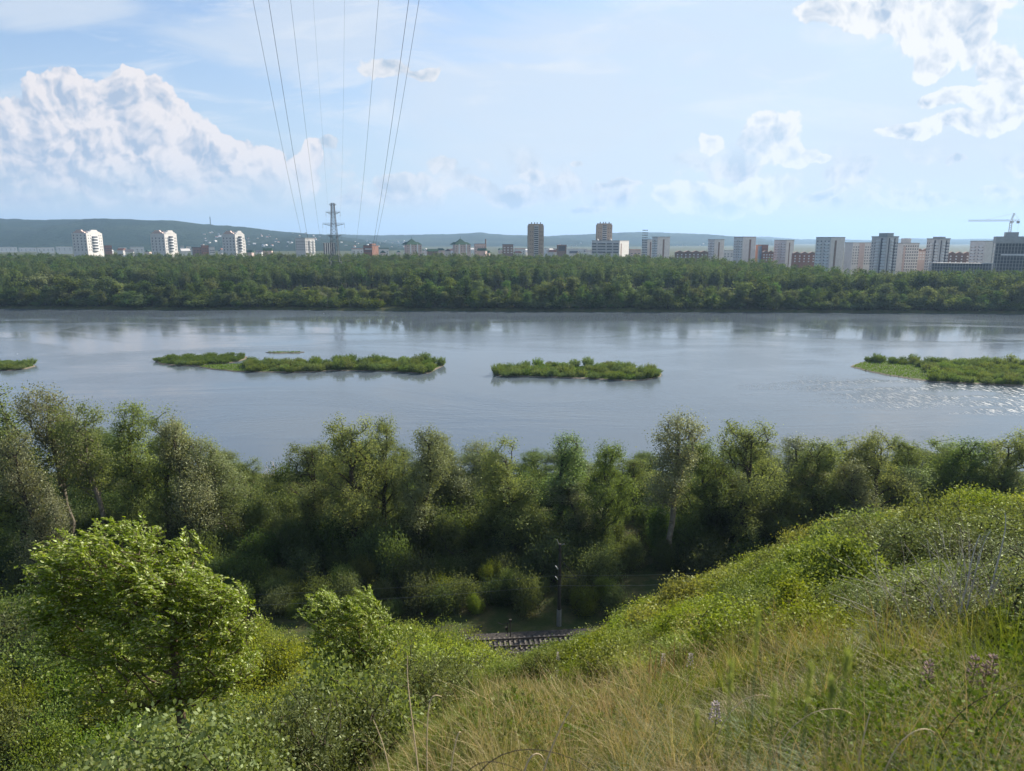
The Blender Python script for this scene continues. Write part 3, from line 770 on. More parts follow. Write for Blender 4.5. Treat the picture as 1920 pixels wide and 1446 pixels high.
for (x, y, s) in pts:
    th = math.degrees(math.atan2(x, y)); r = math.hypot(x, y)
    nz = float(fbm(np.array([x/9]), np.array([y/9]), 77, 2)[0]); n2 = float(fbm(np.array([x/3]), np.array([y/3]), 79, 2)[0])
    if r > 26: kd = 'slope' if nz > -0.3 else 'slope2'
    else: kd = 'slope' if nz > 0.08 else 'slope2'
    if th > 27 and r < 17 and n2 > 0.0: kd = 'grey'
    if kd == 'grey': lb, gp = ("dull grey-green bush among dry twigs near the right edge" if th > 31 else "dull grey-green bush left of the dry twigs on the right slope"), "grey bushes on the right slope"
    elif r > 30: lb, gp = "low bright bush on the rounded crest " + ("against the bank trees at the far right" if th > 28 else "below the round grey willow" if th > 18 else "where the slope drops toward the railway"), "bright bushes on the slope's crest"
    else:
        zone = "beside the railway cutting, left part of the slope" if th < 8 else "left of the dark hollow in the slope" if th < 16 else "around the dark hollow in the slope" if th < 24 else "below the dry twigs at right"
        lb, gp = ("yellow-green" if kd == 'slope' else "mid-green") + " low bush " + zone, "low bushes " + zone
    sz = s*(rng.uniform(0.42, 1.0) if r < 30 else rng.uniform(0.34, 0.58)); g = gz(x, y); px = 960 + x/(y*math.cos(PITCH) + (EYE-g-1)*math.sin(PITCH))*FPX
    if px < 1120: sz = min(sz, (at_y(px, float(np.interp(px, [850, 880, 910, 1000, 1060, 1120], [1176, 1206, 1232, 1236, 1214, 1186])), y).z-g)/BH[kd])
    if sz < 0.12: continue
    items.append((x, y, s, sz, kd, lb, gp, r))
print("spur", len(items)); add_bush('slope', 135, items, rng)
# the steep left slope and the hollow: taller scrub, its tops following the dip toward the railway
TL = ([-200, 0, 60, 110, 200, 330, 480, 540, 575, 600, 630, 700, 760, 850, 880, 910, 1000, 1060], [1085, 1095, 1105, 1140, 1160, 1165, 1172, 1185, 1212, 1212, 1170, 1160, 1165, 1176, 1206, 1232, 1254, 1264])
pts = []
def f_left():
    th = rng.uniform(-48, 4); r = 9 + 86*rng.rand()
    near = np.interp(th, [-48, -36, -28, -22, -14, -6, 3], [8.5, 8.5, 9.5, 13, 18, 24, 30])
    if r < near: return None
    x, y = th_pt(th, r)
    if y > 72: return None
    px = 960 + x/y*FPX*1.12
    if r < 16 and abs(px-345) < 40: return None
    s = np.interp(r, [9, 20, 32, 60], [0.8, 1.2, 2.2, 2.9])*rng.uniform(0.8, 1.15)
    return (x, y, s)
try_pts(12000, f_left, 1.02)
items = []
for (x, y, s) in pts:
    th = math.degrees(math.atan2(x, y)); r = math.hypot(x, y); g = gz(x, y)
    depth = y*math.cos(PITCH) + (EYE-g-2)*math.sin(PITCH); px = 960 + x/depth*FPX
    lim = at_y(px, float(np.interp(px, TL[0], TL[1])), y).z
    hmax = np.interp(r, [9, 18, 30, 60, 90], [3.2, 4.0, 6.5, 10.5, 13])
    h = min(hmax, lim-g)*(rng.uniform(0.72, 1.0) if r < 40 else rng.uniform(0.88, 1.03))
    if h < 0.5: continue
    nz = float(fbm(np.array([x/10]), np.array([y/10]), 78, 2)[0])
    if r < 22 and th < -22: kd = 'big'
    elif th < -27: kd = 'tall_d' if nz < 0.1 else 'tall_g'
    elif r < 27 and th > -22: kd = 'grey' if nz > -0.25 else 'slope2'
    else: kd = 'tall_y' if nz > -0.1 else 'tall_g'
    if kd.startswith('tall') and h < 2.2: kd = 'yellow' if kd == 'tall_y' else 'slope2'
    bz = "at the left edge" if px < 60 else "left of the elm trunk" if px < 300 else "at the elm trunk" if px < 400 else "right of the elm trunk"
    lb, gp = {'big': ("broad-leaved olive bush " + bz, "broad-leaved scrub " + bz),
              'tall_d': ("dark shaded bush low on the slope behind the elm", "shaded bushes behind the elm"),
              'tall_g': ("tall mid-green bush " + ("at the left edge" if th < -36 else "left of the elm" if th < -30 else "behind the elm" if th < -24 else "between the two elms" if th < -14 else "right of the small elm"), "tall mid-green bushes in the hollow"),
              'slope2': ("low mid-green bush in the hollow between the elm and the grass", "low mid-green bushes in the hollow"),
              'grey': ("silvery grey-green bush between the elm trunk and the dry grass", "silvery bushes left of the dry grass"),
              'yellow': ("low vivid yellow-green bush in front of the railway", "low vivid bushes in front of the railway"),
              'tall_y': ("tall vivid yellow-green bush " + ("between the two elms" if th < -14 else "in front of the railway, right of the small elm"), "tall vivid bushes in front of the railway")}[kd]
    sz = h/BH[kd]; sx = max(sz*0.8, s*(0.85 if not kd.startswith('tall') else 0.42))
    items.append((x, y, sx, sz, kd, lb, gp, r))
print("left", len(items)); add_bush('hollow', 115, items, rng)
# undergrowth beneath the bank trees
pts = []
def f_under():
    x = rng.uniform(-100, 90); y = 83.2 + 50*rng.rand()**1.7
    if abs(x/y) > 0.80 or (x > 0.16*y and y < 94) or (abs(x-5.8) < 3 and y < 85.5): return None
    return (x, y, rng.uniform(1.3, 2.4)*(0.7 if y < 87 else 1.0))
try_pts(2500, f_under, 1.7)
items = []
for (x, y, s) in pts:
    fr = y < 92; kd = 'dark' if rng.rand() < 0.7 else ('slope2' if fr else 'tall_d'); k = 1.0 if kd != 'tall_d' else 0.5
    px = 960 + x/y*FPX
    zone = "at the photo's left edge" if px < 80 else "behind the elm's left side" if px < 260 else "behind the elm's right side" if px < 450 else "between the two elms" if px < 580 else "behind the small elm" if px < 780 else "left of the railway pole" if px < 1040 else "right of the railway pole"
    items.append((x, y, s*k, s*k*rng.uniform(1.0, 1.7), kd, "dark bush at the foot of the bank trees, " + zone, "undergrowth beneath the bank trees, " + zone, y))
print("under", len(items)); add_bush('under', 48, items, rng)
flush('slope', "low leafy scrub covering the rounded slope at the right", "scrub")
flush('hollow', "tall leafy scrub filling the steep hollow in front of the railway", "scrub")
flush('under', "dark undergrowth in the shade beneath the bank trees", "undergrowth")

# ------------------------------------------------------------------ the two elms with wind-blown shoots
L_ELM = leaf_mat("shining elm leaves", (0.230, 0.290, 0.028), (0.130, 0.190, 0.020), 0.50, 0.04, 0.0)
def elm(base, trunk, ells, tips_n, per, leaf, seed, label, name, flow, shoot=0.5, r_tip=0.0058):
    rng = rs(seed); b = np.array(base)
    tips = ellips(rng, [(e[0]-b[0], e[1]-b[1], e[2]-b[2], e[3], e[4], e[5]) for e in ells], tips_n, 0.45)
    tr = [(0, 0, -0.5)] + [tuple(np.array(t)-b) for t in trunk]
    pos, par, rad, tipn, segs = skeleton(rng, tips, tr, r_tip, 0.14, 0.2, 0.45)
    tp = pos[tipn]; dirs = unit(np.array([pos[t]-pos[par[t]] for t in tipn])*0.6 + np.array(flow)[None]*0.8 + rng.randn(len(tipn), 3)*0.18)
    # every tip carries arching shoots with two rows of leaves
    C = []; T = []; Nn = []; sh = []
    for t, d in zip(tp, dirs):
        for k in range(3):
            L = shoot*(0.6+0.8*rng.rand()); dd = unit(d + rng.randn(3)*0.35); p0 = t + rng.randn(3)*0.12
            prev = p0; m = per//3
            for q in range(m):
                f = (q+1)/m; p = p0 + dd*L*f + np.array([0, 0, -0.30*L*f*f]); side = 1 if q % 2 else -1
                tang = unit(dd + np.array([0, 0, -0.6*f]))
                lat = unit(np.cross(tang, [0.1, 0.2, 1.0]))*side
                C.append(p + lat*leaf*0.35 + rng.randn(3)*0.015); T.append(lat*0.8 + tang*0.9 + rng.randn(3)*0.25)
                Nn.append(np.array([0, 0, 1.0]) + rng.randn(3)*0.55)
                if q % 4 == 3: sh.append((prev, p, 0.004, 0.003)); prev = p
    C = np.array(C); n = len(C)
    fv, fq = leaves(C, np.array(T), np.array(Nn), leaf*(0.75+0.5*rng.rand(n)), leaf*0.42*(0.8+0.4*rng.rand(n)))
    tv, tq = tubes(segs + sh, 5)
    o = tag(empty(name, tuple(base)), label, 'tree')
    link_obj("trunk", np_mesh("trunk", tv, tq, mats=[BARK_E], smooth=True), o)
    link_obj("crown", np_mesh("crown", fv, fq, mats=[L_ELM]), o)
    print(name, n, "leaves", tuple(round(c, 1) for c in base))
    return o
YE = 15.5
eb = at_y(350, 1440, YE); eb = Vector((eb.x, eb.y, gz(eb.x, eb.y)))
print("elm ground", eb, "ray z", at_y(350, 1440, YE).z)
def E(px, py, Y, rx, ry, rz):                 # ellipsoid given by where its centre is seen and its radii in metres
    p = at_y(px, py, Y); return (p.x, p.y, p.z, rx, ry, rz)
q = YE
elm(eb, [eb, at_y(345, 1400, q), at_y(338, 1330, q), at_y(330, 1270, q-.1), at_y(326, 1210, q), at_y(322, 1150, q+.1), at_y(300, 1090, q+.2), at_y(260, 1050, q+.2)],
    [E(215, 1040, q, 1.25, 1.2, 0.55), E(150, 1050, q+.2, 0.7, 0.8, 0.4), E(300, 1075, q, 1.1, 1.2, 0.6), E(380, 1120, q, 0.8, 1.0, 0.55), E(430, 1150, q-.2, 0.5, 0.8, 0.6),
     E(250, 1130, q, 1.6, 1.3, 0.55), E(130, 1140, q+.3, 0.9, 0.9, 0.35), E(380, 1210, q, 1.0, 1.1, 0.55), E(250, 1230, q, 1.2, 1.0, 0.4), E(450, 1190, q+.2, 0.45, .6, .35), E(150, 1200, q+.4, 0.8, .8, 0.35), E(370, 1290, q+.3, .9, .8, .4), E(260, 1290, q+.4, 1.1, .9, .4), E(430, 1260, q+.5, .7, .7, .4), E(120, 1100, q+.2, .6, .6, .3), E(300, 1160, q-.4, 1.4, 1.0, .5)],
    760, 72, 0.102, 901, "leaning young elm with glossy wind-blown leaves, dark forked trunk at the lower left", 'elm_tree', (-0.75, 0.1, 0.45), 0.55)
q2 = 27.0
p2 = at_y(683, 1300, q2); b2 = Vector((p2.x, p2.y, gz(p2.x, p2.y))); print("elm2", b2, p2.z)
elm(b2, [b2, at_y(684, 1290, q2), at_y(682, 1250, q2), at_y(678, 1210, q2), at_y(670, 1180, q2)],
    [E(620, 1160, q2, 1.0, 1.1, 0.8), E(680, 1160, q2, 1.1, 1.2, 0.75), E(640, 1210, q2, 1.4, 1.2, 0.7), E(715, 1205, q2, 0.8, 1.0, 0.8), E(670, 1240, q2, 1.4, 1.2, 0.6)],
    300, 72, 0.12, 902, "small bright elm with upswept shoots standing in front of the railway", 'elm_tree', (-0.5, 0.1, 0.7), 0.6)

# ------------------------------------------------------------------ far bank
def far_tree(seed, mat, tips_n=70, per=16, leaf=1.1, h=22.0, wd=6.0, kind=0):
    rng = rs(seed); ell = []
    for i in range(rng.randint(7, 11)):
        f = rng.rand(); a = rng.rand()*6.28; o = wd*0.62*math.sqrt(rng.rand())*(1-0.5*f if kind else 1)
        ell.append((math.cos(a)*o, math.sin(a)*o, h*(0.30+0.52*f), wd*(0.26+0.2*rng.rand()), wd*(0.26+0.2*rng.rand()), h*(0.12+0.09*rng.rand())))
    top = max(e[2]+e[5] for e in ell); ell = [(e[0], e[1], e[2]*h/top, e[3], e[4], e[5]) for e in ell]
    tips = ellips(rng, ell, tips_n, 0.65)
    d = unit(ellips.dirs*0.8 + unit(tips-np.array([0, 0, h*0.4]))*0.6)
    fv, fq = foliage(rng, tips, d, per, (0.95, 0.95, 0.85), leaf, leaf*0.7, 0.1, outward=d)
    tv, tq = tubes([((0, 0, -1), (0, 0, h*0.4), 0.35, 0.28), ((0, 0, h*0.4), (0.5, 0, h*0.72), 0.28, 0.12), ((0, 0, h*0.36), (2, 1, h*0.62), 0.2, 0.1), ((0, 0, h*0.33), (-2, .6, h*0.6), 0.2, 0.1)], 5)
    return merge([(tv, tq, 0), (fv, fq, 1)])
LF = [leaf_mat("far poplar leaves", (0.102, 0.155, 0.048), (0.070, 0.112, 0.034), 0.45, 0.0, 0.32),
      leaf_mat("far willow leaves", (0.140, 0.190, 0.066), (0.100, 0.142, 0.048), 0.45, 0.0, 0.35),
      leaf_mat("far shrub leaves", (0.150, 0.190, 0.032), (0.095, 0.125, 0.024), 0.38, 0.0, 0.2)]
FAR = []
for i in range(9):
    v, qd, mi = far_tree(300+i, None, 95 if i < 6 else 60, 18, 1.0, 22.0, [6.5, 5.2, 7.5, 6.0, 4.6, 7.0, 6, 6, 5][i], i % 2)
    FAR.append((np_mesh("far_tree", v, qd, mats=[BARK, LF[1 if i in (2, 5, 7) else 0]], mi=mi), v, qd, mi))
rng = rs(44)
def far_depth(u): return float(np.interp(u, [-0.9, 0.14, 0.24, 0.36, 0.44, 0.55, 0.9], [1090, 1080, 990, 880, 745, 700, 700]))
cand = []
def pushfar(x, y, w, h): cand.append((x, y, w, h))
xs = np.arange(-560, 560, 10.5)
for row, (dy, jit, hh) in enumerate([(9, 3, 0.72), (20, 5, 1.0), (34, 6, 1.05)]):
    for x in xs + rng.uniform(-5, 5):
        x2 = x + rng.uniform(-3, 3); y2 = float(yfar(np.array([x2]))[0]) + dy + rng.uniform(-jit, jit)
        u = x2/y2; pxx = 960+u*FPX*1.0
        if abs(u) > 0.80: continue
        size = rng.uniform(0.62, 1.12)*hh*(0.92+0.25*float(fbm(np.array([x2/70]), np.array([0.5]), 8, 2)[0]))
        if 470 < pxx < 770: size *= 0.72 if row else 0.55       # lower growth round the pylon
        if 430 < pxx < 780 and row == 0 and rng.rand() < 0.35: continue
        if 1690 < pxx < 1860: size *= 0.82
        pushfar(x2, y2, size*rng.uniform(1.1, 2.0), size*rng.uniform(0.80, 1.16))
ind = sorted(cand, key=lambda c: c[1] - 8*c[3])
SEG = [(-1, 'left of the first white tower'), (200, 'between the first and second white towers'), (340, 'under the second and third white towers'), (480, 'left of the pylon'), (640, 'right of the pylon, by the sand patches'),
       (850, 'under the pink green-roofed towers'), (1010, 'under the slim tan towers'), (1200, 'right of the white balcony block'), (1370, 'under the paired grey blocks'),
       (1560, 'under the tall right-hand blocks'), (1740, 'under the crane and concrete frame')]
for k, (x, y, w, h) in enumerate(ind):
    pxx = 960 + x/y*FPX; seg = [s for s in SEG if s[0] <= max(pxx, 0)][-1][1]
    i = rng.randint(9); big = h > 0.95
    o = link_obj("riverside_tree", FAR[i][0], None, (x, y, gz(x, y)-0.3)); o.rotation_euler = (0, 0, rng.rand()*6.28)
    o.scale = (w, w, h*1.02)
    tag(o, ("tall rounded tree on the far bank " if big else "low bushy tree on the far bank ") + seg, 'tree', ("tall trees on the far bank " if big else "low trees on the far bank ") + seg)
print("far individual trees", len(ind))
# the wood behind them reads as one mass
SMALLF = []
for i in range(4):
    v, qd, mi = far_tree(350+i, None, 70, 12, 1.15, 22.0, 6.0, i % 2); SMALLF.append((v, qd, mi))
mixf = leaf_mat("far wood leaves", (0.098, 0.148, 0.048), (0.062, 0.098, 0.034), 0.42, 0.0, 0.30)
PF = []
y0 = 640.0; rows = []; cnt = 0
while y0 < 1120:
    step = np.interp(y0, [640, 760, 1100], [9.5, 11, 15.0])
    for x in np.arange(-0.82*y0, 0.82*y0, step):
        x2 = x + rng.uniform(-4, 4); y2 = y0 + rng.uniform(-5, 5); u = x2/y2
        if y2 > far_depth(u): continue
        if y2 < 716 + 16*math.sin(x2/37) and u < 0.33: continue      # the open strip between the two belts
        big = 1.0 + 0.25*float(fbm(np.array([x2/45]), np.array([y2/45]), 61, 2)[0])
        s = rng.uniform(0.85, 1.35)*big; h = rng.uniform(0.86, 1.1)*(1.02 if y2 < 800 else 1.08)*(0.5+0.5*big)
        if u > 0.3: h *= 0.93
        rows.append((x2, y2, gz(x2, y2)-0.2, rng.rand()*6.28, s, s, h, rng.randint(4))); cnt += 1
    y0 += step*0.95
for i in range(4):
    v, qd, mi = SMALLF[i]; r = rows.pop(rng.randint(len(rows)))
    o = link_obj("far_tree", np_mesh("far_tree", v, qd, mats=[BARK, mixf], mi=mi), None, r[:3]); o.scale = r[4:7]; PF.append(o)
    tag(o, "crown within the wood, " + [q_[1] for q_ in SEG if q_[0] <= max(960 + r[0]/r[1]*FPX, 0)][-1], 'tree', "crowns of the wood behind the far bank")
scatter_stuff("forest", PF, rows, "dense dark green wood stretching back from the far bank to the town", 'forest'); print("forest crowns", cnt)
# shrubs at the waterline of the far bank
L_FS = LF[2]
v, qd, mi = far_tree(380, None, 40, 14, 0.8, 5.0, 3.2, 0); FSH = np_mesh("waterside_shrub", v, qd, mats=[BARK, L_FS], mi=mi)
v, qd, mi = far_tree(381, None, 40, 14, 0.8, 5.0, 3.2, 0); FSH2 = np_mesh("waterside_shrub", v, qd, mats=[BARK, LF[0]], mi=mi)
for k in range(230):
    x = rng.uniform(-440, 440); yb = float(yfar(np.array([x]))[0])
    pxx = 960+x/yb*FPX
    near_p = 480 < pxx < 760
    if k > 165: x = at_z(rng.uniform(470, 780), 580).x; yb = float(yfar(np.array([x]))[0]); near_p = True
    y = yb + (rng.uniform(5, 9) if not near_p else rng.uniform(7, 30))
    o = link_obj("waterside_shrub", FSH if near_p and rng.rand() < 0.7 else FSH2, None, (x, y, gz(x, y)-0.2)); s = rng.uniform(0.8, 1.5)
    o.scale = (s*1.5, s, s*0.8); o.rotation_euler = (0, 0, rng.rand()*6)
    seg = [q_[1] for q_ in SEG if q_[0] <= max(960 + x/y*FPX, 0)][-1]
    tag(o, "low light-green shrub in the opening round the pylon foot" if near_p else "low dark shrub at the far water's edge, " + seg, 'shrub', "light shrubs round the pylon foot" if near_p else "shrubs along the far waterline, " + seg)

urows = []
for k in range(900):
    x = rng.uniform(-455, 455); yb = float(yfar(np.array([x]))[0]); y = yb + rng.uniform(8, 60)
    px_ = 960 + x/y*FPX
    if 690 < px_ < 790 and y < yb + 34: continue
    s = rng.uniform(0.9, 1.9); urows.append((x, y, gz(x, y)-0.2, rng.rand()*6.28, s*1.4, s, s*0.85, 0 if 480 < px_ < 700 and rng.rand() < 0.4 else 1))
shr = [[o for o in bpy.data.objects if o.type == 'MESH' and o.data == m_][0] for m_ in (FSH, FSH2)]
scatter_stuff("undergrowth", shr, urows, "shadowy scrub between the trunks of the far bank trees", 'scrub')
# sandy scarps showing through the trees
SAND = principled("orange tan sand", (0.42, 0.27, 0.13), 0.95, 0.25, 0.4, spec=0.1)
for (pa, pb, yt, ybm) in [(706, 717, 560, 572), (751, 770, 559, 573)]:
    a = at_y(pa, ybm, 588); b = at_y(pb, ybm, 588); top = at_y(pa, yt, 594)
    mb = MB(); zt = top.z; z0 = a.z-1.5
    n = 6; fr = []; bk = []
    for i in range(n+1):
        f = i/n; x = a.x*(1-f)+b.x*f; j = 0.5*math.sin(i*2.1+pa)
        fr.append((x, 588+j, z0)); bk.append((x, 593+j, zt-0.7*abs(math.sin(i*1.7)))) 
    lo = [(p[0], 596, z0) for p in fr]
    for i in range(n): mb.poly([fr[i], fr[i+1], bk[i+1], bk[i], lo[i], lo[i+1]], [(0, 1, 2, 3), (3, 2, 5, 4)])
    tag(mb.build("sand_bank", SAND), kind='structure')

# ------------------------------------------------------------------ islands
ISL = {
 'left end of the long island': ([(292,678),(300,683),(330,686),(372,687),(400,684),(440,680),(464,673),(464,669),(430,668),(380,670),(330,671),(300,673)], (464, 0)),
 'long island': ([(372,688),(400,693),(440,697),(520,699),(560,699),(620,696),(690,696),(740,698),(800,701),(812,697),(825,690),(834,684),(800,679),(740,678),(660,677),(600,681),(540,684),(470,682),(420,684),(385,685)], (0, 0)),
 'middle island': ([(924,702),(940,706),(1000,707),(1060,709),(1120,712),(1180,715),(1215,713),(1240,706),(1240,701),(1230,694),(1180,689),(1100,687),(1040,686),(980,689),(940,694)], (0, 0)),
 'right island': ([(1595,688),(1620,695),(1660,703),(1700,710),(1750,717),(1800,719),(1860,722),(1990,727),(1990,690),(1900,685),(1800,682),(1720,679),(1660,677),(1625,677),(1606,682)], (0, 0)),
 'islet at the left edge': ([(-60,697),(20,695),(50,692),(66,687),(58,683),(30,682),(-60,681)], (0, 0)),
 'thin grassy bar': ([(497,661.5),(520,663),(550,662.5),(571,661),(550,660),(520,660)], (0, 0)),
}
def inside(pt, poly):
    x, y = pt; c = False; n = len(poly); j = n-1
    for i in range(n):
        xi, yi = poly[i]; xj, yj = poly[j]
        if (yi > y) != (yj > y) and x < (xj-xi)*(y-yi)/(yj-yi)+xi: c = not c
        j = i
    return c
M_ISL = principled("island turf and silt", (0.075, 0.110, 0.026), 0.95, 0.0, 0.12, spec=0.1, bump=0.05, col2=(0.070, 0.080, 0.035))
M_RIM = principled("wet sandy rim", (0.20, 0.165, 0.12), 0.9, 0.4, 0.3, spec=0.2)
isl_poly = {}
for nm, (pp, _) in ISL.items():
    # refine and roughen the outline
    raw = [at_z(x, y, 0.0) for x, y in pp]; out = []
    for i, a in enumerate(raw):
        b = raw[(i+1) % len(raw)]; m = max(1, int((b-a).length/2.5))
        for q_ in range(m):
            f = q_/m; p = a.lerp(b, f); nrm = Vector(((b-a).y, -(b-a).x, 0)).normalized()
            out.append(p + nrm*0.8*float(fbm(np.array([p.x/5]), np.array([p.y/5]), 14, 2)[0]))
    cx = sum(p.x for p in out)/len(out); cy = sum(p.y for p in out)/len(out)
    def inset(p, d):
        dv = Vector((cx-p.x, (cy-p.y), 0)); return p + Vector((dv.x, dv.y, 0)).normalized()*d*(0.6+0.4*abs(dv.normalized().y))
    mb = MB(); n = len(out)
    r0 = [(p.x, p.y, -0.6) for p in out]; r1 = [(p.x, p.y, 0.06) for p in out]
    q_in = [inset(p, 1.3) for p in out]; r2 = [(p.x, p.y, 0.32) for p in q_in]
    vs = r0 + r1 + r2
    fs = [(i, (i+1) % n, n+(i+1) % n, n+i) for i in range(n)] + [(n+i, n+(i+1) % n, 2*n+(i+1) % n, 2*n+i) for i in range(n)]
    rim = len(fs)
    tri = tessellate_polygon([[Vector((p[0], p[1], 0)) for p in r2]])
    fs += [tuple(2*n+i for i in t) for t in tri]
    me = bpy.data.meshes.new("island"); me.from_pydata(vs, [], fs); me.materials.append(M_RIM); me.materials.append(M_ISL)
    for i, pl in enumerate(me.polygons): pl.material_index = 0 if i < rim else 1
    me.update(); tag(link_obj("island", me), kind='structure')
    isl_poly[nm] = [(p.x, p.y) for p in q_in]
L_ISL = leaf_mat("willow scrub leaves", (0.165, 0.220, 0.060), (0.105, 0.155, 0.040), 0.45, 0.0, 0.2)
L_ISG = leaf_mat("island grass", (0.125, 0.195, 0.030), (0.085, 0.145, 0.022), 0.42, 0.0, 0.0)
WB = []
for i in range(4):
    rng_ = rs(500+i); n = 90
    a = rng_.rand(n)*6.28; o = 1.9*np.sqrt(rng_.rand(n)); bx = np.cos(a)*o; by = np.sin(a)*o; hh = (2.7-0.32*o**1.4)*(0.45+0.75*rng_.rand(n))
    tips = np.stack([bx*1.15, by*1.15, hh], 1); base = np.stack([bx*0.6, by*0.6, 0*hh], 1)
    C = []; D = []
    for f in (0.2, 0.42, 0.6, 0.75, 0.88, 1.0): C.append(base*(1-f)+tips*f); D.append(unit(tips-base))
    fv, fq = foliage(rng_, np.vstack(C), np.vstack(D), 4, (0.16, 0.16, 0.16), 0.42, 0.13, -0.6)
    tv, tq = tubes([(base[k], tips[k], 0.02, 0.008) for k in range(0, n, 3)], 3)
    v, qd, mi = merge([(tv, tq, 0), (fv, fq, 1)]); WB.append((np_mesh("willow_bush", v, qd, mats=[BARK, L_ISL], mi=mi), v, qd, mi))
rng = rs(66); wpts = []
for nm, poly in isl_poly.items():
    if nm == 'thin grassy bar': continue
    xs_ = [p[0] for p in poly]; ys_ = [p[1] for p in poly]
    mine = []
    for _ in range(14000):
        x = rng.uniform(min(xs_), max(xs_)); y = rng.uniform(min(ys_), max(ys_))
        if x > 0.80*y or x < -0.78*y: continue
        if not inside((x, y), poly): continue
        z = float(fbm(np.array([x/14]), np.array([y/11]), 33, 2)[0])
        if nm == 'right island':           # the open green meadow near its left end
            pxx = 960 + x/y*FPX*1.0; 
            d0 = 330 - (pxx-1600)*0.10
            if pxx < 1765 and y < d0 - 3 and z < 0.35: continue
            if pxx < 1625: continue
        elif nm == 'long island' and 960 + x/y*FPX*1.0 < 455: continue
        elif nm == 'left end of the long island' and y > 370 and z < 0.1: continue
        elif z < -0.45: continue
        if all((x-a)**2+((y-b)*0.8)**2 > 3.4**2 for a, b, _ in mine): mine.append((x, y, nm))
    wpts += mine
wpts.sort(key=lambda t: t[1]); print("willow bushes", len(wpts))
Vs, Qs, Ms = [], [], []; kk = 0
for k, (x, y, nm) in enumerate(wpts):
    i = rng.randint(4); s = rng.uniform(0.8, 1.3); a = rng.rand()*6.28; hz_ = s*rng.uniform(0.55, 1.25)
    if nm in ('islet at the left edge', 'left end of the long island'): hz_ *= 0.7
    if k < 290:
        o = link_obj("willow_bush", WB[i][0], None, (x, y, 0.28)); o.rotation_euler = (0, 0, a); o.scale = (s*1.1, s*1.1, hz_)
        tag(o, "grey-green willow bush on the " + nm, 'bush', "willow bushes on the " + nm)
    else:
        v, qd, mi = WB[i][1:]; ca, sa = math.cos(a), math.sin(a)
        w = np.stack([(v[:, 0]*ca-v[:, 1]*sa)*s*1.1+x, (v[:, 0]*sa+v[:, 1]*ca)*s*1.1+y, v[:, 2]*hz_+0.28], 1)
        Vs.append(w); Qs.append(qd+kk); Ms.append(mi); kk += len(w)
if Vs: tag(link_obj("willow_thicket", np_mesh("willow_thicket", np.vstack(Vs), np.vstack(Qs), mats=[BARK, L_ISL], mi=np.concatenate(Ms))), "far rows of willow scrub along the back of the river islands", 'thicket', kind='stuff')
# grass on the islands
C = []
for nm, poly in isl_poly.items():
    xs_ = [p[0] for p in poly]; ys_ = [p[1] for p in poly]; k = int((max(xs_)-min(xs_))*(max(ys_)-min(ys_))*2.2)
    for _ in range(min(k, 16000)):
        x = rng.uniform(min(xs_), max(xs_)); y = rng.uniform(min(ys_), max(ys_))
        if inside((x, y), poly): C.append((x, y, 0.5))
C = np.array(C); n = len(C); T = rng.randn(n, 3)*0.35; T[:, 2] = 1
fv, fq = leaves(C, T, rng.randn(n, 3)*[1, 1, .3], 0.55+0.4*rng.rand(n), 0.25+0.1*rng.rand(n))
tag(link_obj("island_grass", np_mesh("island_grass", fv, fq, mats=[L_ISG])), "bright green grass covering the low river islands", 'grass', kind='stuff')

# ------------------------------------------------------------------ pylon and conductors
STEEL = principled("dark weathered steel", (0.10, 0.105, 0.115), 0.6, 0.3, 0.5, spec=0.4)
PY = 820.0
pc = at_y(627, 452, PY); pcx = pc.x; gpy = gz(pcx, PY)
def zpx(py_, Y=PY): return at_y(627, py_, Y).z
ztop = zpx(381); zb = gpy
pyl = tag(empty("pylon", (pcx, PY, 0)), "tall dark lattice power pylon rising from the trees of the far bank", 'pylon')
def hw(z):                                     # half width of the lattice at height z
    return float(np.interp(z, [zb, zb+25, zpx(470), zpx(441), zpx(398), ztop], [7.2, 5.6, 4.0, 3.3, 2.0, 1.6]))
mb = MB(); levels = [zb]
while levels[-1] < ztop-2.2: levels.append(levels[-1] + max(2.4, hw(levels[-1])*1.25))
levels[-1] = ztop
lev = levels; cr = [(-1, -1), (1, -1), (1, 1), (-1, 1)]
legs = [MB() for _ in range(4)]
for a, b in zip(lev[:-1], lev[1:]):
    wa, wb_ = hw(a), hw(b)
    for k in range(4):
        c0 = cr[k]; c1 = cr[(k+1) % 4]
        legs[k].bar((c0[0]*wa, c0[1]*wa, a), (c0[0]*wb_, c0[1]*wb_, b), 0.24)
        mb.bar((c0[0]*wa, c0[1]*wa, a), (c1[0]*wb_, c1[1]*wb_, b), 0.13)
        mb.bar((c1[0]*wa, c1[1]*wa, a), (c0[0]*wb_, c0[1]*wb_, b), 0.13)
        mb.bar((c0[0]*wb_, c0[1]*wb_, b), (c1[0]*wb_, c1[1]*wb_, b), 0.12)
mb.build("lattice", STEEL, pyl)
for l in legs: l.build("leg", STEEL, pyl)
ARMS = [(zpx(398), 8.0, 'u'), (zpx(420), 12.3, 'm'), (zpx(441), 7.9, 'l'), (zpx(384), 3.9, 't')]
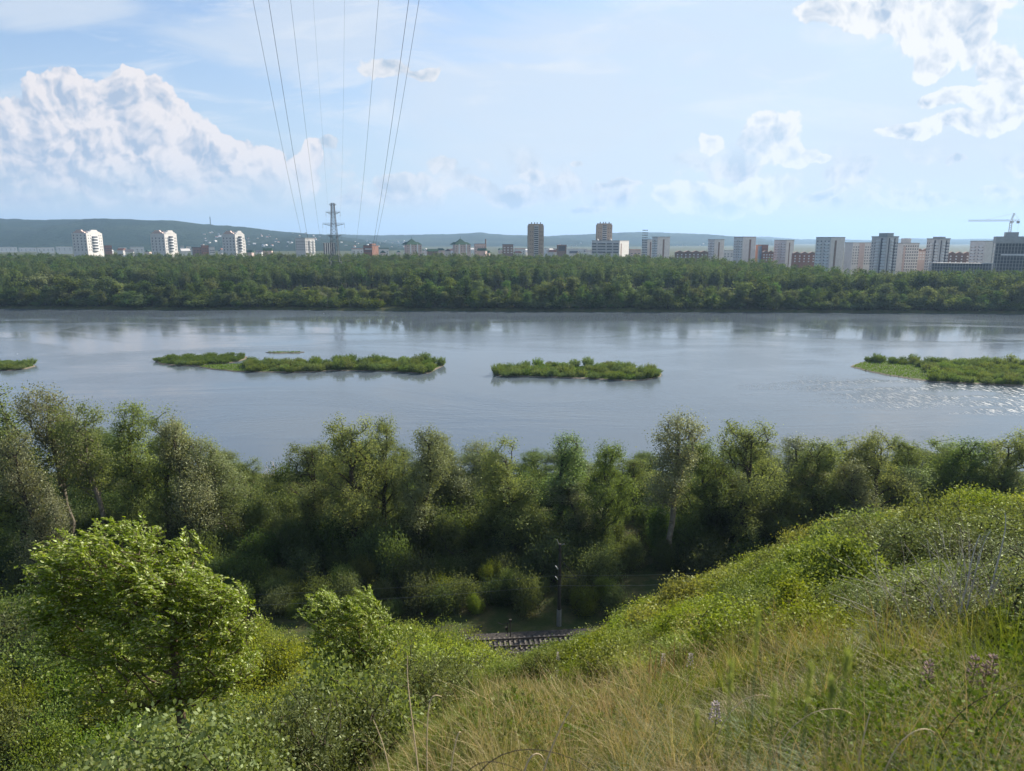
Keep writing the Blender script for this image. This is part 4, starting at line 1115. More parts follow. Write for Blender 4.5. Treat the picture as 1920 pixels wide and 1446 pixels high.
for za, wa, t in ARMS:
    m_ = MB(); h = hw(za); d = 2.4 if t != 't' else 1.0
    for s in (-1, 1):
        for yy in (-1, 1):
            m_.bar((0, yy*h, za), (s*wa, 0, za), 0.17); m_.bar((s*h, yy*h, za-d), (s*wa, 0, za), 0.13)
            nseg = 5
            for i in range(nseg):
                f0 = i/nseg; f1 = (i+0.5)/nseg
                xa = s*(h+(wa-h)*f0); xb = s*(h+(wa-h)*f1)
                m_.bar((xa, yy*h*(1-f0), za), (xb, yy*h*(1-f1), za-d*(1-f1)), 0.09)
    m_.bar((-wa, 0, za+1.2), (wa, 0, za+1.2), 0.06)
    for s in (-1, -0.5, 0.5, 1): m_.bar((s*wa, 0, za), (s*wa, 0, za+1.2), 0.05)
    m_.build("cross_arm", STEEL, pyl)
    if t != 't':
        for s in (-1, 1):
            ins = MB()
            for i in range(9): ins.bar((s*wa, 0, za-0.2-i*0.5), (s*wa, 0, za-0.6-i*0.5), 0.16, 0.10, 6)
            ins.build("insulator", principled("brown glass insulator", (0.08, 0.07, 0.065), 0.3), pyl)
deck = MB(); deck.box(-5, -3.4, zpx(441)-0.1, 5, 3.4, zpx(441)+0.15); deck.build("platform", STEEL, pyl)
WIRE = principled("aluminium cable", (0.07, 0.075, 0.08), 0.6, 0.1, 1.0)
def wire(off, zt, Yt, C_, rad, label, dz=0.0):
    zc = EYE + 0.305*Yt; m_ = (zc - zt - C_*(Yt-PY)**2)/(Yt-PY); P_ = []
    for Yv in np.concatenate([np.arange(-70, 200, 10), np.arange(200, PY, 20), [PY]]):
        xc = pcx + (Yv-PY)*(pcx-1.95)/PY
        P_.append((xc+off, Yv, zt + m_*(Yv-PY) + C_*(Yv-PY)**2))
    w = MB()
    for a, b in zip(P_[:-1], P_[1:]): w.bar(a, b, rad*0.55, n=5)
    tag(w.build("power_line", WIRE), label, 'cable', "cables strung from the pylon over the river")
i_ = 4.7
wire(-12.3, zpx(420)-i_, 118, 4.19e-4, 0.055, "outermost left cable sweeping down from the top of the photo")
wire(-7.9, zpx(441)-i_, 88, 4.19e-4, 0.050, "second cable from the left, next to the outermost left one")
wire(-8.0, zpx(398)-i_, 155, 4.19e-4, 0.055, "third cable from the left, inside the left pair")
wire(8.0, zpx(398)-i_, 133, 4.19e-4, 0.055, "innermost thick cable on the right side of the bundle")
wire(7.9, zpx(441)-i_, 86.5, 4.19e-4, 0.050, "second thick cable from the right, next to the outermost")
wire(12.3, zpx(420)-i_, 112, 4.19e-4, 0.055, "outermost right cable of the bundle")
wire(-3.9, zpx(384), 200, 3.2e-4, 0.035, "thin earth wire left of the pylon top")
wire(3.9, zpx(384), 190, 3.2e-4, 0.035, "thin earth wire right of the pylon top")

# ------------------------------------------------------------------ the town
def paint(name, c, var=0.15, rough=0.85): return principled(name, c, rough, var, 0.25, spec=0.15)
GLASS = principled("dark window glass", (0.13, 0.14, 0.16), 0.25, 0.3, 0.5, spec=0.5)
GLASSB = principled("blue glass", (0.16, 0.24, 0.34), 0.2, 0.3, 0.3, spec=0.6)
WHITE_W = paint("white render", (0.66, 0.63, 0.60), 0.14)
CREAM = paint("pinkish render", (0.62, 0.47, 0.42)); TANB = paint("tan brick", (0.44, 0.33, 0.25)); GREYP = paint("grey panel", (0.64, 0.60, 0.57))
REDB = paint("red brick", (0.32, 0.17, 0.13)); BROWNR = paint("brown brick", (0.27, 0.19, 0.16)); CONC = paint("raw concrete", (0.40, 0.40, 0.39))
GREENR = paint("dark green roof", (0.035, 0.085, 0.060)); DARKR = paint("dark roof", (0.13, 0.13, 0.14)); WHITEP = paint("white balcony", (0.80, 0.79, 0.77)); PALEP = paint("pale panel", (0.72, 0.67, 0.63))
_wm = {}
def win_mesh(w, h, mat):
    k = (round(w, 1), round(h, 1), mat.name)
    if k not in _wm: _wm[k] = MB().box(-w/2, -0.10, -h/2, w/2, 0.25, h/2).mesh("window", mat)
    return _wm[k]
class Bld:
    """a building standing on its nearest corner: local x runs along its right face, local y along its left face"""
    def __init__(s, name, label, xc, wl, wr, top, Yd, alpha, zbase=None):
        view = ray(xc, 452); ang = math.atan2(view.x, view.y)
        c = at_y(xc, 452, Yd); s.g = gz(c.x, c.y) if zbase is None else zbase
        m = Yd*math.hypot(1, math.tan(ang))/FPX*math.cos(ang)  # metres per pixel at that distance
        s.m = m; s.al = R(alpha)
        s.L1 = max(3.0, wr*m*math.cos(ang)/math.cos(s.al)); s.L2 = max(3.0, wl*m*math.cos(ang)/math.sin(s.al)) if wl else 14.0
        s.H = at_y(xc, top, Yd).z - s.g
        s.o = tag(empty(name, (c.x, c.y, s.g), s.al-ang), label, 'building')
        s.n = 0
    def body(s, mat, name="wall", x0=0, y0=0, x1=None, y1=None, z0=-2, z1=None):
        b = MB().box(x0, y0, z0, s.L1 if x1 is None else x1, s.L2 if y1 is None else y1, s.H if z1 is None else z1)
        return b.build(name, mat, s.o)
    def roof(s, mat, over=0.3, t=0.8):
        MB().box(-over, -over, s.H+0.01, s.L1+over, s.L2+over, s.H+t).build("roof", mat, s.o)
    def wins(s, face, cols, z0, z1, dz, w=1.5, h=1.7, mat=None, a=0.0, b=1.0):
        mat = mat or GLASS; L = s.L1 if face == 'r' else s.L2; me = win_mesh(w, h, mat); nz = int((z1-z0)/dz)
        for j in range(nz):
            z = z0+(j+0.5)*dz
            for i in range(cols):
                p = L*(a+(b-a)*(i+0.5)/cols)
                if s.n >= 98: return
                o = link_obj("window", me, s.o); s.n += 1
                if face == 'r': o.location = (p, 0, z)
                else: o.location = (0, p, z); o.rotation_euler = (0, 0, -math.pi/2)
    def balc(s, face, a, b, z0, z1, dz, mat, d=1.3):
        L = s.L1 if face == 'r' else s.L2; z = z0
        while z < z1-0.6*dz:
            if face == 'r': m = MB().box(L*a, -d, z, L*b, -0.02, z+dz*0.45)
            else: m = MB().box(-d, L*a, z, -0.02, L*b, z+dz*0.45)
            m.build("balcony", mat, s.o); z += dz
    def strip(s, face, a, b, z0, z1, mat, d=0.15, name="stair_strip"):
        L = s.L1 if face == 'r' else s.L2
        m = MB().box(L*a, -d, z0, L*b, -0.02, z1) if face == 'r' else MB().box(-d, L*a, z0, -0.02, L*b, z1)
        m.build(name, mat, s.o)
vis = 24.0     # nothing of the town below this height clears the wood
# three white towers with stepped gables
for k, (xa, xc, xb, top, lb) in enumerate([(136, 163, 193, 437, "first of three white gabled towers from the left, the largest"), (283, 309, 332, 438, "middle one of the three white gabled towers"), (417, 441, 459, 439, "rightmost of the three white gabled towers, with a low annex beside it")]):
    Yd = 1140; t = Bld("apartment_tower", lb, xc, xc-xa, xb-xc, top, Yd, 52 if k == 0 else 50)
    t.o['group'] = "three white gabled towers"
    t.body(WHITE_W)
    zz = t.H
    for face in ('r', 'l'):
        L = t.L1 if face == 'r' else t.L2
        g = [(L*0.10, zz), (L*0.90, zz), (L*0.86, zz+1.6), (L*0.74, zz+2.4), (L*0.66, zz+5.0), (L*0.34, zz+5.0), (L*0.26, zz+2.4), (L*0.14, zz+1.6)]
        (MB().prism(g, -0.2, 3.0, 'y') if face == 'r' else MB().prism(g, -0.2, 3.0, 'x')).build("gable", CREAM if face == 'l' else WHITE_W, t.o)  # left gable pinkish: the shade on that side put into its colour
    MB().poly([(3.2, 3.2, zz), (t.L1-.5, 3.2, zz), (t.L1-.5, t.L2-.5, zz), (3.2, t.L2-.5, zz), (t.L1*0.5, t.L2*0.5, zz+4.2)], [(0, 1, 4), (1, 2, 4), (2, 3, 4), (3, 0, 4)]).build("roof", DARKR, t.o)
    t.wins('l', 4, 26, zz-1.5, 4.5, 1.6, 2.0); t.wins('r', 2, 26, zz-1.5, 4.5, 1.4, 2.0, a=0.05, b=0.30); t.wins('r', 2, 26, zz-1.5, 4.5, 1.4, 2.0, a=0.72, b=0.97)
    z = 27.0
    while z < zz-6:                             # rounded balconies
        L = t.L1; arc = [(L*0.5+L*0.20*math.cos(a_), -3.2*math.sin(a_)-0.02) for a_ in [math.pi*i/8 for i in range(9)]]
        MB().prism(arc, z, z+1.7).build("balcony", WHITEP, t.o)
        MB().prism([(L*0.5+L*0.17*math.cos(a_), -2.4*math.sin(a_)-0.02) for a_ in [math.pi*i/8 for i in range(9)]], z+1.72, z+4.48).build("balcony_glazing", GLASS, t.o)
        z += 4.5
    t.strip('r', -0.02, 0.03, 20, zz-1, GREYP, 0.4, "corner_pier")
    if k == 2: MB().box(t.L1+0.02, 3, -2, t.L1+5, 12, zz-9).build("annex", WHITE_W, t.o)
# blocks left of centre
t = Bld("apartment_block", "pale grey block with bright white balcony columns, left of the pylon", 572, 18, 18, 447, 1160, 45)
t.body(GREYP); t.roof(CONC); t.wins('l', 5, 26, t.H-1, 4.2, 1.6, 1.7); t.balc('r', 0.45, 0.62, 24, t.H-1, 4.2, WHITEP); t.balc('r', 0.80, 0.97, 24, t.H-1, 4.2, WHITEP); t.wins('r', 2, 26, t.H-1, 4.2, 1.6, 1.7, a=0.03, b=0.40)
t = Bld("apartment_block", "dark grey block with vertical pale stripes directly left of the pylon", 608, 2, 20, 456, 1210, 20)
t.body(DARKR); t.roof(CONC)
for a_ in (0.02, 0.22, 0.42, 0.62, 0.82): t.strip('r', a_, a_+0.08, 10, t.H, PALEP, 0.4, "pale_pier")
t = Bld("brick_building", "low red brick building with a stepped roof right of the pylon", 697, 16, 12, 461, 1180, 60)
t.body(REDB); t.roof(DARKR); t.wins('l', 5, 24, t.H-1, 4.0, 2.2, 1.6); t.body(REDB, "stair_tower", t.L1*0.2, 2, t.L1*0.8, 8, t.H+0.9, t.H+3.4); t.strip('l', 0.02, 0.8, t.H-6, t.H-4.6, WHITEP, 0.4, "pale_band")
for (xl, xc, xr, pk, lb) in [(758, 762, 790, 447, "left one of two pink towers with a green pointed roof"), (849, 853, 882, 447, "right one of two pink towers with a green pointed roof")]:
    t = Bld("pink_tower", lb, xc, xc-xl, xr-xc, 459, 1200, 30); t.o['group'] = "two pink towers with green pointed roofs"
    t.body(CREAM); h = t.H; L1, L2 = t.L1, max(t.L2, 16.0)
    rb = MB(); rb.poly([(-.8, -.8, h+.05), (L1+.8, -.8, h+.05), (L1+.8, L2+.8, h+.05), (-.8, L2+.8, h+.05), (L1*.16, L2*.16, h+4.2), (L1*.84, L2*.16, h+4.2), (L1*.84, L2*.84, h+4.2), (L1*.16, L2*.84, h+4.2)],
        [(0, 1, 5, 4), (1, 2, 6, 5), (2, 3, 7, 6), (3, 0, 4, 7), (4, 5, 6, 7), (3, 2, 1, 0)])
    rb.poly([(L1*.26, L2*.26, h+4.2), (L1*.74, L2*.26, h+4.2), (L1*.74, L2*.74, h+4.2), (L1*.26, L2*.74, h+4.2), (L1*.5, L2*.5, h+10.0)], [(0, 1, 4), (1, 2, 4), (2, 3, 4), (3, 0, 4)])
    ro = rb.build("roof", GREENR, t.o); MB().bar((L1*.5, L2*.5, h+9.4), (L1*.5, L2*.5, h+14), 0.35, 0.1).build("spire", GREENR, ro)
    t.wins('r', 6, 24, h-0.5, 3.6, 1.5, 1.5)
    for a_ in (0.22, 0.68): t.strip('r', a_, a_+0.07, 20, h+1.2, WHITEP, 0.8, "pale_bay")
t = Bld("shed", "low building with a dark green roof between the two pink towers", 802, 2, 19, 467, 1220, 20); t.body(BROWNR, z1=t.H-4)
MB().prism([(-1, t.H-4), (t.L2+3, t.H-4), (t.L2*0.5, t.H)], -0.5, t.L1+.5, 'x').build("roof", GREENR, t.o)
t = Bld("apartment_block", "pinkish block with a slim chimney at its right side", 890, 1, 20, 458, 1260, 20); t.body(CREAM); t.roof(BROWNR); t.wins('r', 5, 22, t.H-1, 3.8, 1.6, 1.5)
MB().bar((t.L1*1.05, 2, 0), (t.L1*1.05, 2, t.H+9), 1.3, 1.1, 8).build("chimney", BROWNR, t.o)
t = Bld("apartment_block", "brown block with a flat roof left of the first tan tower", 943, 1, 19, 459, 1270, 18); t.body(BROWNR); t.roof(DARKR); t.wins('r', 3, 20, t.H-1, 4.2, 3.0, 2.0, GREYP)
def tan_tower(xl, xc, xr, top, Yd, lb):
    t = Bld("tan_tower", lb, xc, xc-xl, xr-xc, top+2.5, Yd, 14); t.o['group'] = "two slim tan towers with roof aerials"
    t.body(TANB); L1, L2, h = t.L1, t.L2, t.H
    MB().box(L1*0.04, L2*0.1, h+.01, L1*0.96, L2*0.9, h+2.2).build("roof", TANB, t.o)
    for a_ in (0.22, 0.42, 0.58, 0.80): MB().box(L1*a_, 3, h+2.22, L1*a_+1.0, 5, h+4.6).build("roof_vent", DARKR, t.o)
    t.strip('r', 0.35, 0.65, 15, h-0.5, GREYP, 0.5, "glazed_bay")
    z = 22.0
    while z < h-1.5:
        MB().box(L1*0.37, -1.1, z, L1*0.63, -0.52, z+1.7).build("balcony", DARKR, t.o); z += 3.1
    t.wins('r', 2, 22, h-1, 6.2, 1.1, 1.4, a=0.06, b=0.30); t.wins('r', 2, 22, h-1, 6.2, 1.1, 1.4, a=0.70, b=0.94)
    return t
tan_tower(989, 991, 1019, 420, 1120, "left one of the two slim tan towers, standing alone")
tan_tower(1117, 1119, 1147, 419, 1190, "right one of the two slim tan towers, rising behind a wide white block")
t = Bld("concrete_shell", "small brown building with a hollow dark front between the two tan towers", 1045, 1, 17, 459, 1210, 15)
t.body(BROWNR); MB().box(0, -1.0, t.H-2, t.L1, -0.02, t.H).build("cornice", BROWNR, t.o); MB().box(t.L1*.15, -0.3, t.H-10, t.L1*.85, -0.02, t.H-2.02).build("opening", DARKR, t.o)  # not cut through: a dark slab paints the shade inside the hollow front
t = Bld("apartment_block", "wide white block with long rows of dark balconies at the foot of the tan tower", 1162, 52, 18, 452, 1120, 76)
t.body(WHITE_W); t.roof(CONC); h = t.H
for z in np.arange(24, h-3, 4.3):
    for a_, b_ in ((0.04, 0.22), (0.27, 0.45), (0.50, 0.78), (0.83, 0.98)):
        MB().box(-0.9, t.L2*a_, z, -0.02, t.L2*b_, z+1.9).build("balcony", GLASS, t.o)
t.strip('r', 0.12, 0.22, 15, h-4, BROWNR)
for a_ in (0.33, 0.8): MB().prism([(t.L2*(a_-.04), h+.82), (t.L2*(a_+.04), h+.82), (t.L2*a_, h+3.4)], 0, 3, 'x').build("dormer", GREYP, t.o)
def slab(name, lb, xl, xc, xr, top, Yd, wall=None, strip=0.3, balc=True, al=48, grp=None, roofbox=False, dz=3.6, smat=None):
    t = Bld(name, lb, xc, xc-xl, xr-xc, top, Yd, al); t.body(wall or PALEP); t.roof(CONC, 0.25, 0.9); h = t.H
    if grp: t.o['group'] = grp
    if strip is not None: t.strip('r', strip, strip+0.14, 8, h-3, smat or BROWNR)
    if balc:
        t.balc('l', 0.08, 0.32, 18, h-2, dz, WHITEP); t.balc('l', 0.60, 0.88, 18, h-2, dz, WHITEP); 
        t.wins('l', 4, 18+dz*0.5, h-2, dz, 1.5, 1.4)
    if roofbox: MB().box(t.L1*.2, t.L2*.35, h+.92, t.L1*.75, t.L2*.7, h+4.5).build("roof_house", CONC, t.o)
    return t
slab("apartment_block", "lower left half of the paired blocks right of the white balcony block", 1204, 1214, 1228, 450, 1085, balc=False, strip=0.35).wins('l', 4, 20, 60, 3.6, 1.6, 1.6)
slab("apartment_block", "taller right half of the paired blocks right of the white balcony block", 1223, 1233, 1256, 445, 1060, strip=0.42)
slab("apartment_block", "narrow grey block with balconies behind the long wavy-roofed building", 1328, 1340, 1358, 450, 1020, strip=0.4)
slab("apartment_block", "tall grey block with balconies left of the blue glass building", 1376, 1393, 1417, 445, 1000, strip=0.5)
slab("apartment_block", "grey block with balconies right of the blue glass building", 1452, 1475, 1489, 451, 1000, strip=0.35)
slab("apartment_block", "big tall block with dense balconies at the start of the right-hand cluster", 1530, 1558, 1584, 446, 830, strip=0.28, al=50)
# long buildings of brown brick with gabled roofs
def longb(lb, xl, xr, top, Yd, wall, gables=4, name="long_building"):
    t = Bld(name, lb, xl, 0, xr-xl, top, Yd, 6); t.body(wall, z1=t.H-3.0); h = t.H-3.0
    g = [(0, h+.01)]
    for i in range(gables):
        a_ = t.L1*i/gables; b_ = t.L1*(i+1)/gables; g += [(a_+.01, h+0.8), ((a_+b_)/2, h+3.0), (b_-.01, h+0.8)]
    g += [(t.L1, h+.01)]
    MB().prism(g, -0.4, 14, 'y').build("roof", BROWNR, t.o)
    t.wins('r', max(4, int(t.L1/5)), h-11, h-0.6, 3.4, 1.6, 1.5, WHITEP); return t
longb("long brown building with a wavy gabled roof", 1268, 1328, 470, 1000, BROWNR, 4)
longb("long red-brown building with small windows left of the big dense-balcony block", 1489, 1531, 472, 930, REDB, 3)
longb("low brown gabled building behind the concrete frame", 1781, 1822, 472, 880, BROWNR, 3)
longb("pinkish low block between the paired right-hand towers", 1722, 1742, 466, 860, CREAM, 2)
longb("reddish low block right of the blue glass building", 1432, 1452, 470, 960, REDB, 2)
t = Bld("office_building", "small building of blue glass and red brick between two grey blocks", 1430, 12, 11, 460, 1010, 50); t.body(REDB); t.roof(BROWNR)
t.strip('l', 0.05, 0.6, 8, t.H-1, GLASSB, 0.4, "glass_bay"); t.wins('r', 3, 16, t.H-1, 3.6, 1.6, 1.6)
# right-hand cluster
t = slab("apartment_block", "long grey block in shade behind the big dense-balcony block", 1585, 1600, 1640, 456, 900, strip=None, balc=False, al=35); t.wins('r', 9, 16, t.H-1, 3.4, 1.4, 1.5); t.strip('r', 0.30, 0.55, 5, t.H, CREAM, 0.25, "pink_panel")
def stepped(xl, xc, xr, top, box, Yd, lb):
    t = Bld("stepped_tower", lb, xc, xc-xl, xr-xc, top, Yd, 42); t.body(GREYP); h = t.H; t.roof(CONC, 0.4, 1.2)
    zb_ = at_y(xc, box, Yd).z-t.g; MB().box(t.L1*.05, t.L2*.05, h+1.22, t.L1*.6, t.L2*.6, zb_).build("roof_house", CONC, t.o)
    t.balc('l', 0.05, 0.25, 14, h-1, 3.3, WHITEP); t.balc('l', 0.45, 0.65, 14, h-1, 3.3, WHITEP); t.balc('r', 0.3, 0.5, 14, h-1, 3.3, WHITEP)
    t.strip('l', 0.28, 0.40, 4, h-1, DARKR, 0.2); t.strip('r', 0.12, 0.22, 4, h-1, DARKR, 0.2); t.strip('r', 0.62, 0.72, 4, h-1, DARKR, 0.2)
    t.wins('r', 3, 14, h-2, 3.3, 1.3, 1.4, a=.55, b=1); t.wins('l', 2, 14, h-2, 3.3, 1.3, 1.4, a=.68, b=1)
    return t
stepped(1634, 1664, 1684, 445, 437, 800, "highest grey tower of the right-hand cluster with a box on its roof")
stepped(1738, 1762, 1781, 449, 444, 800, "grey tower with a roof box, standing clear left of the building site")
t = slab("apartment_block", "stepped grey and pink block right of the highest grey tower", 1683, 1694, 1724, 457, 840, strip=0.05, smat=CREAM, balc=False, roofbox=False, al=32); t.wins('r', 7, 12, t.H-1, 3.4, 1.4, 1.5)
MB().box(2, 4, t.H+.92, t.L1*.6, t.L2*.7, t.H+6).build("upper_storey", GREYP, t.o)
t = slab("apartment_block", "pale block with white balconies just left of the tall building site", 1820, 1848, 1872, 453, 850, strip=None, al=55)
# building sites: open concrete frames
def frame(lb, xl, xr, top, Yd, storeys, bays, depth, capz=0, al=8):
    t = Bld("building_site", lb, xl, 0, xr-xl, top, Yd, al); h = t.H; L = t.L1; dz = 3.6; n = int(h/dz)
    for j in range(n+1):
        MB().box(0, 0, h-j*dz-0.35, L, depth, h-j*dz).build("floor_slab", CONC, t.o)
        if j >= storeys: break
    for i in range(bays+1):
        for yy in (0.05, depth-0.7): MB().box((L-0.6)*i/bays, yy, -2, (L-0.6)*i/bays+0.6, yy+0.6, h-0.36).build("column", CONC, t.o)
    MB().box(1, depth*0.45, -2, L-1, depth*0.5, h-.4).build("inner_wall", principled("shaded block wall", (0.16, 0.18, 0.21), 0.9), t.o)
    if capz: 
        MB().box(-0.3, -0.3, h+.02, L+.3, depth+.3, h+capz).build("parapet_wall", CONC, t.o)
    return t
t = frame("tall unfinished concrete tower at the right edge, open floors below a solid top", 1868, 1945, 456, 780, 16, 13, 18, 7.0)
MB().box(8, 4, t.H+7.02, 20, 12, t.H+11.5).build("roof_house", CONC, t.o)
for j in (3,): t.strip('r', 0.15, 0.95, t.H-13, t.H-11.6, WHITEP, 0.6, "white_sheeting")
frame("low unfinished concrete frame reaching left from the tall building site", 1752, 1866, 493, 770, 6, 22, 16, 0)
# tower crane
CRM = principled("crane lattice paint", (0.50, 0.47, 0.42), 0.6, 0.2, 0.5)
Yk = 860.0; ck = at_y(1891, 452, Yk); gk = gz(ck.x, Yk)
cr_ = tag(empty("tower_crane", (ck.x, Yk, gk)), "tower crane with its long jib pointing left above the building site", 'crane')
zj = at_y(1891, 413.5, Yk).z-gk; zt_ = at_y(1891, 400, Yk).z-gk
def lattice(a, b, w, step, r=0.14, tri=False):
    m_ = MB(); a = Vector(a); b = Vector(b); d = (b-a).normalized(); u = d.orthogonal().normalized() if abs(d.z) > 0.9 else Vector((0, 1, 0)); v_ = d.cross(u)
    cs = [(-1, -1), (1, -1), (1, 1), (-1, 1)]; n = max(1, int((b-a).length/step))
    P_ = lambda f, c: a.lerp(b, f) + u*c[0]*w/2 + v_*c[1]*w/2
    for c in cs: m_.bar(P_(0, c), P_(1, c), r)
    for i in range(n):
        for k in range(4): m_.bar(P_(i/n, cs[k]), P_((i+1)/n, cs[(k+1) % 4]), r*0.7)
    return m_
lattice((0, 0, 0), (0, 0, zj), 2.2, 2.4, 0.2).build("mast", CRM, cr_)
lattice((0, 0, zj), (2.4, 0, zt_), 1.2, 2.0, 0.16).build("tower_peak", CRM, cr_)
jl = (at_y(1816, 414, Yk).x-ck.x)
lattice((-1.4, 0, zj), (jl, 0, zj-0.3), 1.5, 2.2, 0.14).build("jib", CRM, cr_)
lattice((1.4, 0, zj), (9.5, 0, zj), 1.5, 2.0, 0.14).build("counter_jib", CRM, cr_)
MB().box(7.2, -1.1, zj-3.4, 9.4, 1.1, zj-0.8).build("counterweight", CONC, cr_)
MB().bar((2.4, 0, zt_), (jl*0.6, 0, zj+0.8), 0.08).bar((2.4, 0, zt_), (9.3, 0, zj+0.8), 0.10).bar((9.0, 0, zj), (8.6, 0, 10), 0.05).build("tie_cable", CRM, cr_)
MB().box(-1.5, -2.8, zj-2.8, 1.3, -1.15, zj-0.5).build("cab", WHITEP, cr_)
# small and low buildings
def lowb(lb, xl, xr, top, Yd, wall, roof, grp=None, al=8):
    t = Bld("low_building", lb, xl, 0, xr-xl, top, Yd, al); t.body(wall); t.roof(roof, 0.3, 1.0)
    t.wins('r', max(3, int(t.L1/12)), max(3, t.H-12), t.H-0.5, 4.0, 3.0, 1.5)
    if grp: t.o['group'] = grp
LOWS = [(-20, 30, 464, 2600, PALEP, CONC, "long pale low block at the far left of the horizon"), (34, 66, 465, 2700, GREYP, CONC, "second low block from the left on the horizon, grey"),
 (68, 100, 464.5, 2400, PALEP, CONC, "third low block from the left, long and pale"), (104, 134, 463, 2300, WHITE_W, CONC, "low white block ending just left of the first white tower"),
 (196, 208, 461, 1500, REDB, BROWNR, "small red building just right of the first white tower"), (222, 236, 465, 1900, PALEP, CONC, "small pale building between the first two towers"),
 (243, 268, 464, 2000, WHITE_W, CONC, "white low building left of the second white tower"), (338, 344, 462, 1700, WHITE_W, CONC, "narrow white building right of the second white tower"),
 (350, 357, 463, 1700, WHITE_W, CONC, "tiny white block beside the narrow white building"), (361, 377, 464.5, 1400, BROWNR, DARKR, "dark brown building left of the red one before the third tower"),
 (378, 390, 461, 1380, REDB, BROWNR, "red brick building between the second and third white towers"), (392, 401, 464, 1500, PALEP, CONC, "pale block right of the red brick building"),
 (660, 680, 467, 1500, PALEP, REDB, "pale low house left of the stepped red brick building"), (712, 728, 467, 1500, WHITE_W, GREENR, "white low house right of the stepped red brick building"),
 (1064, 1100, 467, 1900, GREYP, CONC, "long grey shed right of the hollow brown building"), (1022, 1042, 466, 1800, WHITE_W, CONC, "white building with steps right of the lone tan tower"),
 (1182, 1202, 469, 1300, CREAM, REDB, "pink row behind the wood left of the paired blocks"), (1358, 1376, 470, 1300, PALEP, CONC, "pale low block between two grey blocks, right of the wavy roof"),
 (1418, 1432, 474, 1150, WHITE_W, CONC, "white low block at the foot of the blue glass building"), (965, 985, 467, 1500, WHITE_W, REDB, "white houses left of the lone tan tower")]
for (xl, xr, tp, Yd, w_, r_, lb) in LOWS: lowb(lb, xl, xr, tp, Yd, w_, r_)
# scattered houses: one mesh each, walls and roof as parts of three shared kinds
HM = []
for k, (w_, r_) in enumerate([(WHITE_W, REDB), (PALEP, DARKR), (WHITE_W, GREYP), (CREAM, GREENR)]):
    a = MB().box(-6, -4, -3, 6, 4, 5).mesh("wall", w_); b = MB().prism([(-4.6, 5.01), (4.6, 5.01), (0, 8.5)], -6.5, 6.5, 'x').mesh("roof", r_); HM.append((a, b))
rng = rs(91)
def house(x, y, z, s, lb, grp):
    a, b = HM[rng.randint(4)]; o = tag(empty("house", (x, y, z), rng.rand()*3.1), lb, 'house', grp); o.scale = (s, s, s)
    link_obj("wall", a, o); link_obj("roof", b, o)
for k in range(70):
    px = rng.uniform(715, 1005) if k < 40 else rng.uniform(1020, 1120) if k < 52 else rng.uniform(200, 560)
    Yd = rng.uniform(1230, 2300); p = at_y(px, 452, Yd)
    z = gz(p.x, Yd); want = at_y(px, rng.uniform(465, 471), Yd).z-8.5*1.2
    house(p.x, Yd, max(z, want), 1.2, "small pale house among trees on the town's horizon strip", "small houses along the town's horizon strip")
# houses climbing the left-hand hill and the middle hill
dg = None
def hill_hit(px, py):
    dgx = ray(px, py).normalized(); bpy.context.view_layer.update()
    return dgx
HOUSES = [(rng.uniform(380, 600), rng.uniform(436, 463)) for _ in range(58)] + [(rng.uniform(640, 760), rng.uniform(452, 464)) for _ in range(22)] + [(rng.uniform(1040, 1120), rng.uniform(455, 465)) for _ in range(14)] + [(rng.uniform(1250, 1330), rng.uniform(458, 468)) for _ in range(10)]
bpy.context.view_layer.update(); dg = bpy.context.evaluated_depsgraph_get()
hills_obs = [o for o in bpy.data.objects if o.name.startswith("hills")]
for (px, py) in HOUSES:
    d_ = ray(px, py).normalized(); best = None
    for ho in hills_obs:
        ok, loc, nor, _ = ho.ray_cast(Vector((0, 0, EYE)), d_)
        if ok and (best is None or loc.y < best.y): best = loc
    if best is None or best.y < 2000: continue
    house(best.x, best.y, best.z-1, rng.uniform(0.7, 1.2), "tiny pale house on the wooded hillside", "houses scattered over the distant hillsides")
# radio mast on the left-hand hill
m0 = at_y(395, 425, 5200); m1 = at_y(395, 407, 5200)
mm = tag(empty("radio_mast", (m0.x, 5200, m0.z-3)), "thin radio mast on the skyline of the left-hand hill", 'mast')
lattice((0, 0, 0), (0, 0, m1.z-m0.z+3), 4.0, 6.0, 0.7).build("lattice", STEEL, mm); MB().bar((0, 0, m1.z-m0.z+3), (0, 0, m1.z-m0.z+12), 0.6).build("aerial", STEEL, mm)

# ------------------------------------------------------------------ railway
BALL = principled("railway ballast", (0.085, 0.075, 0.068), 0.95, 0.55, 5.0, spec=0.1, bump=0.06)
SLP = principled("concrete sleeper", (0.15, 0.13, 0.11), 0.9, 0.3, 2.0); RAILM = principled("worn steel rail", (0.20, 0.17, 0.15), 0.35, 0.4, 1.0, metallic=0.6)
ra = at_z(585, 1218, 8.7); rb_ = at_z(1085, 1191, 8.7); rdir = (rb_-ra).normalized(); rn = Vector((-rdir.y, rdir.x, 0)); rang = math.atan2(rdir.y, rdir.x)
rc = ra.lerp(rb_, 0.85) - rn*0.76
trk = tag(empty("railway_track", (rc.x, rc.y, 0), rang), "railway track with concrete sleepers on stone ballast below the slope", 'railway track')
zt0 = max(gz(rc.x+rdir.x*t_, rc.y+rdir.y*t_) for t_ in (-30, -20, -10, 0, 5, 10)); zt0 = min(zt0, 8.6); print("rail ground", rc, zt0)
bm_ = MB(); bm_.prism([(-3.4, zt0-0.8), (-1.9, zt0+0.35), (2.6, zt0+0.35), (3.9, zt0-0.8)], -140, 120, 'x'); bed_o = bm_.build("ballast", BALL, trk)
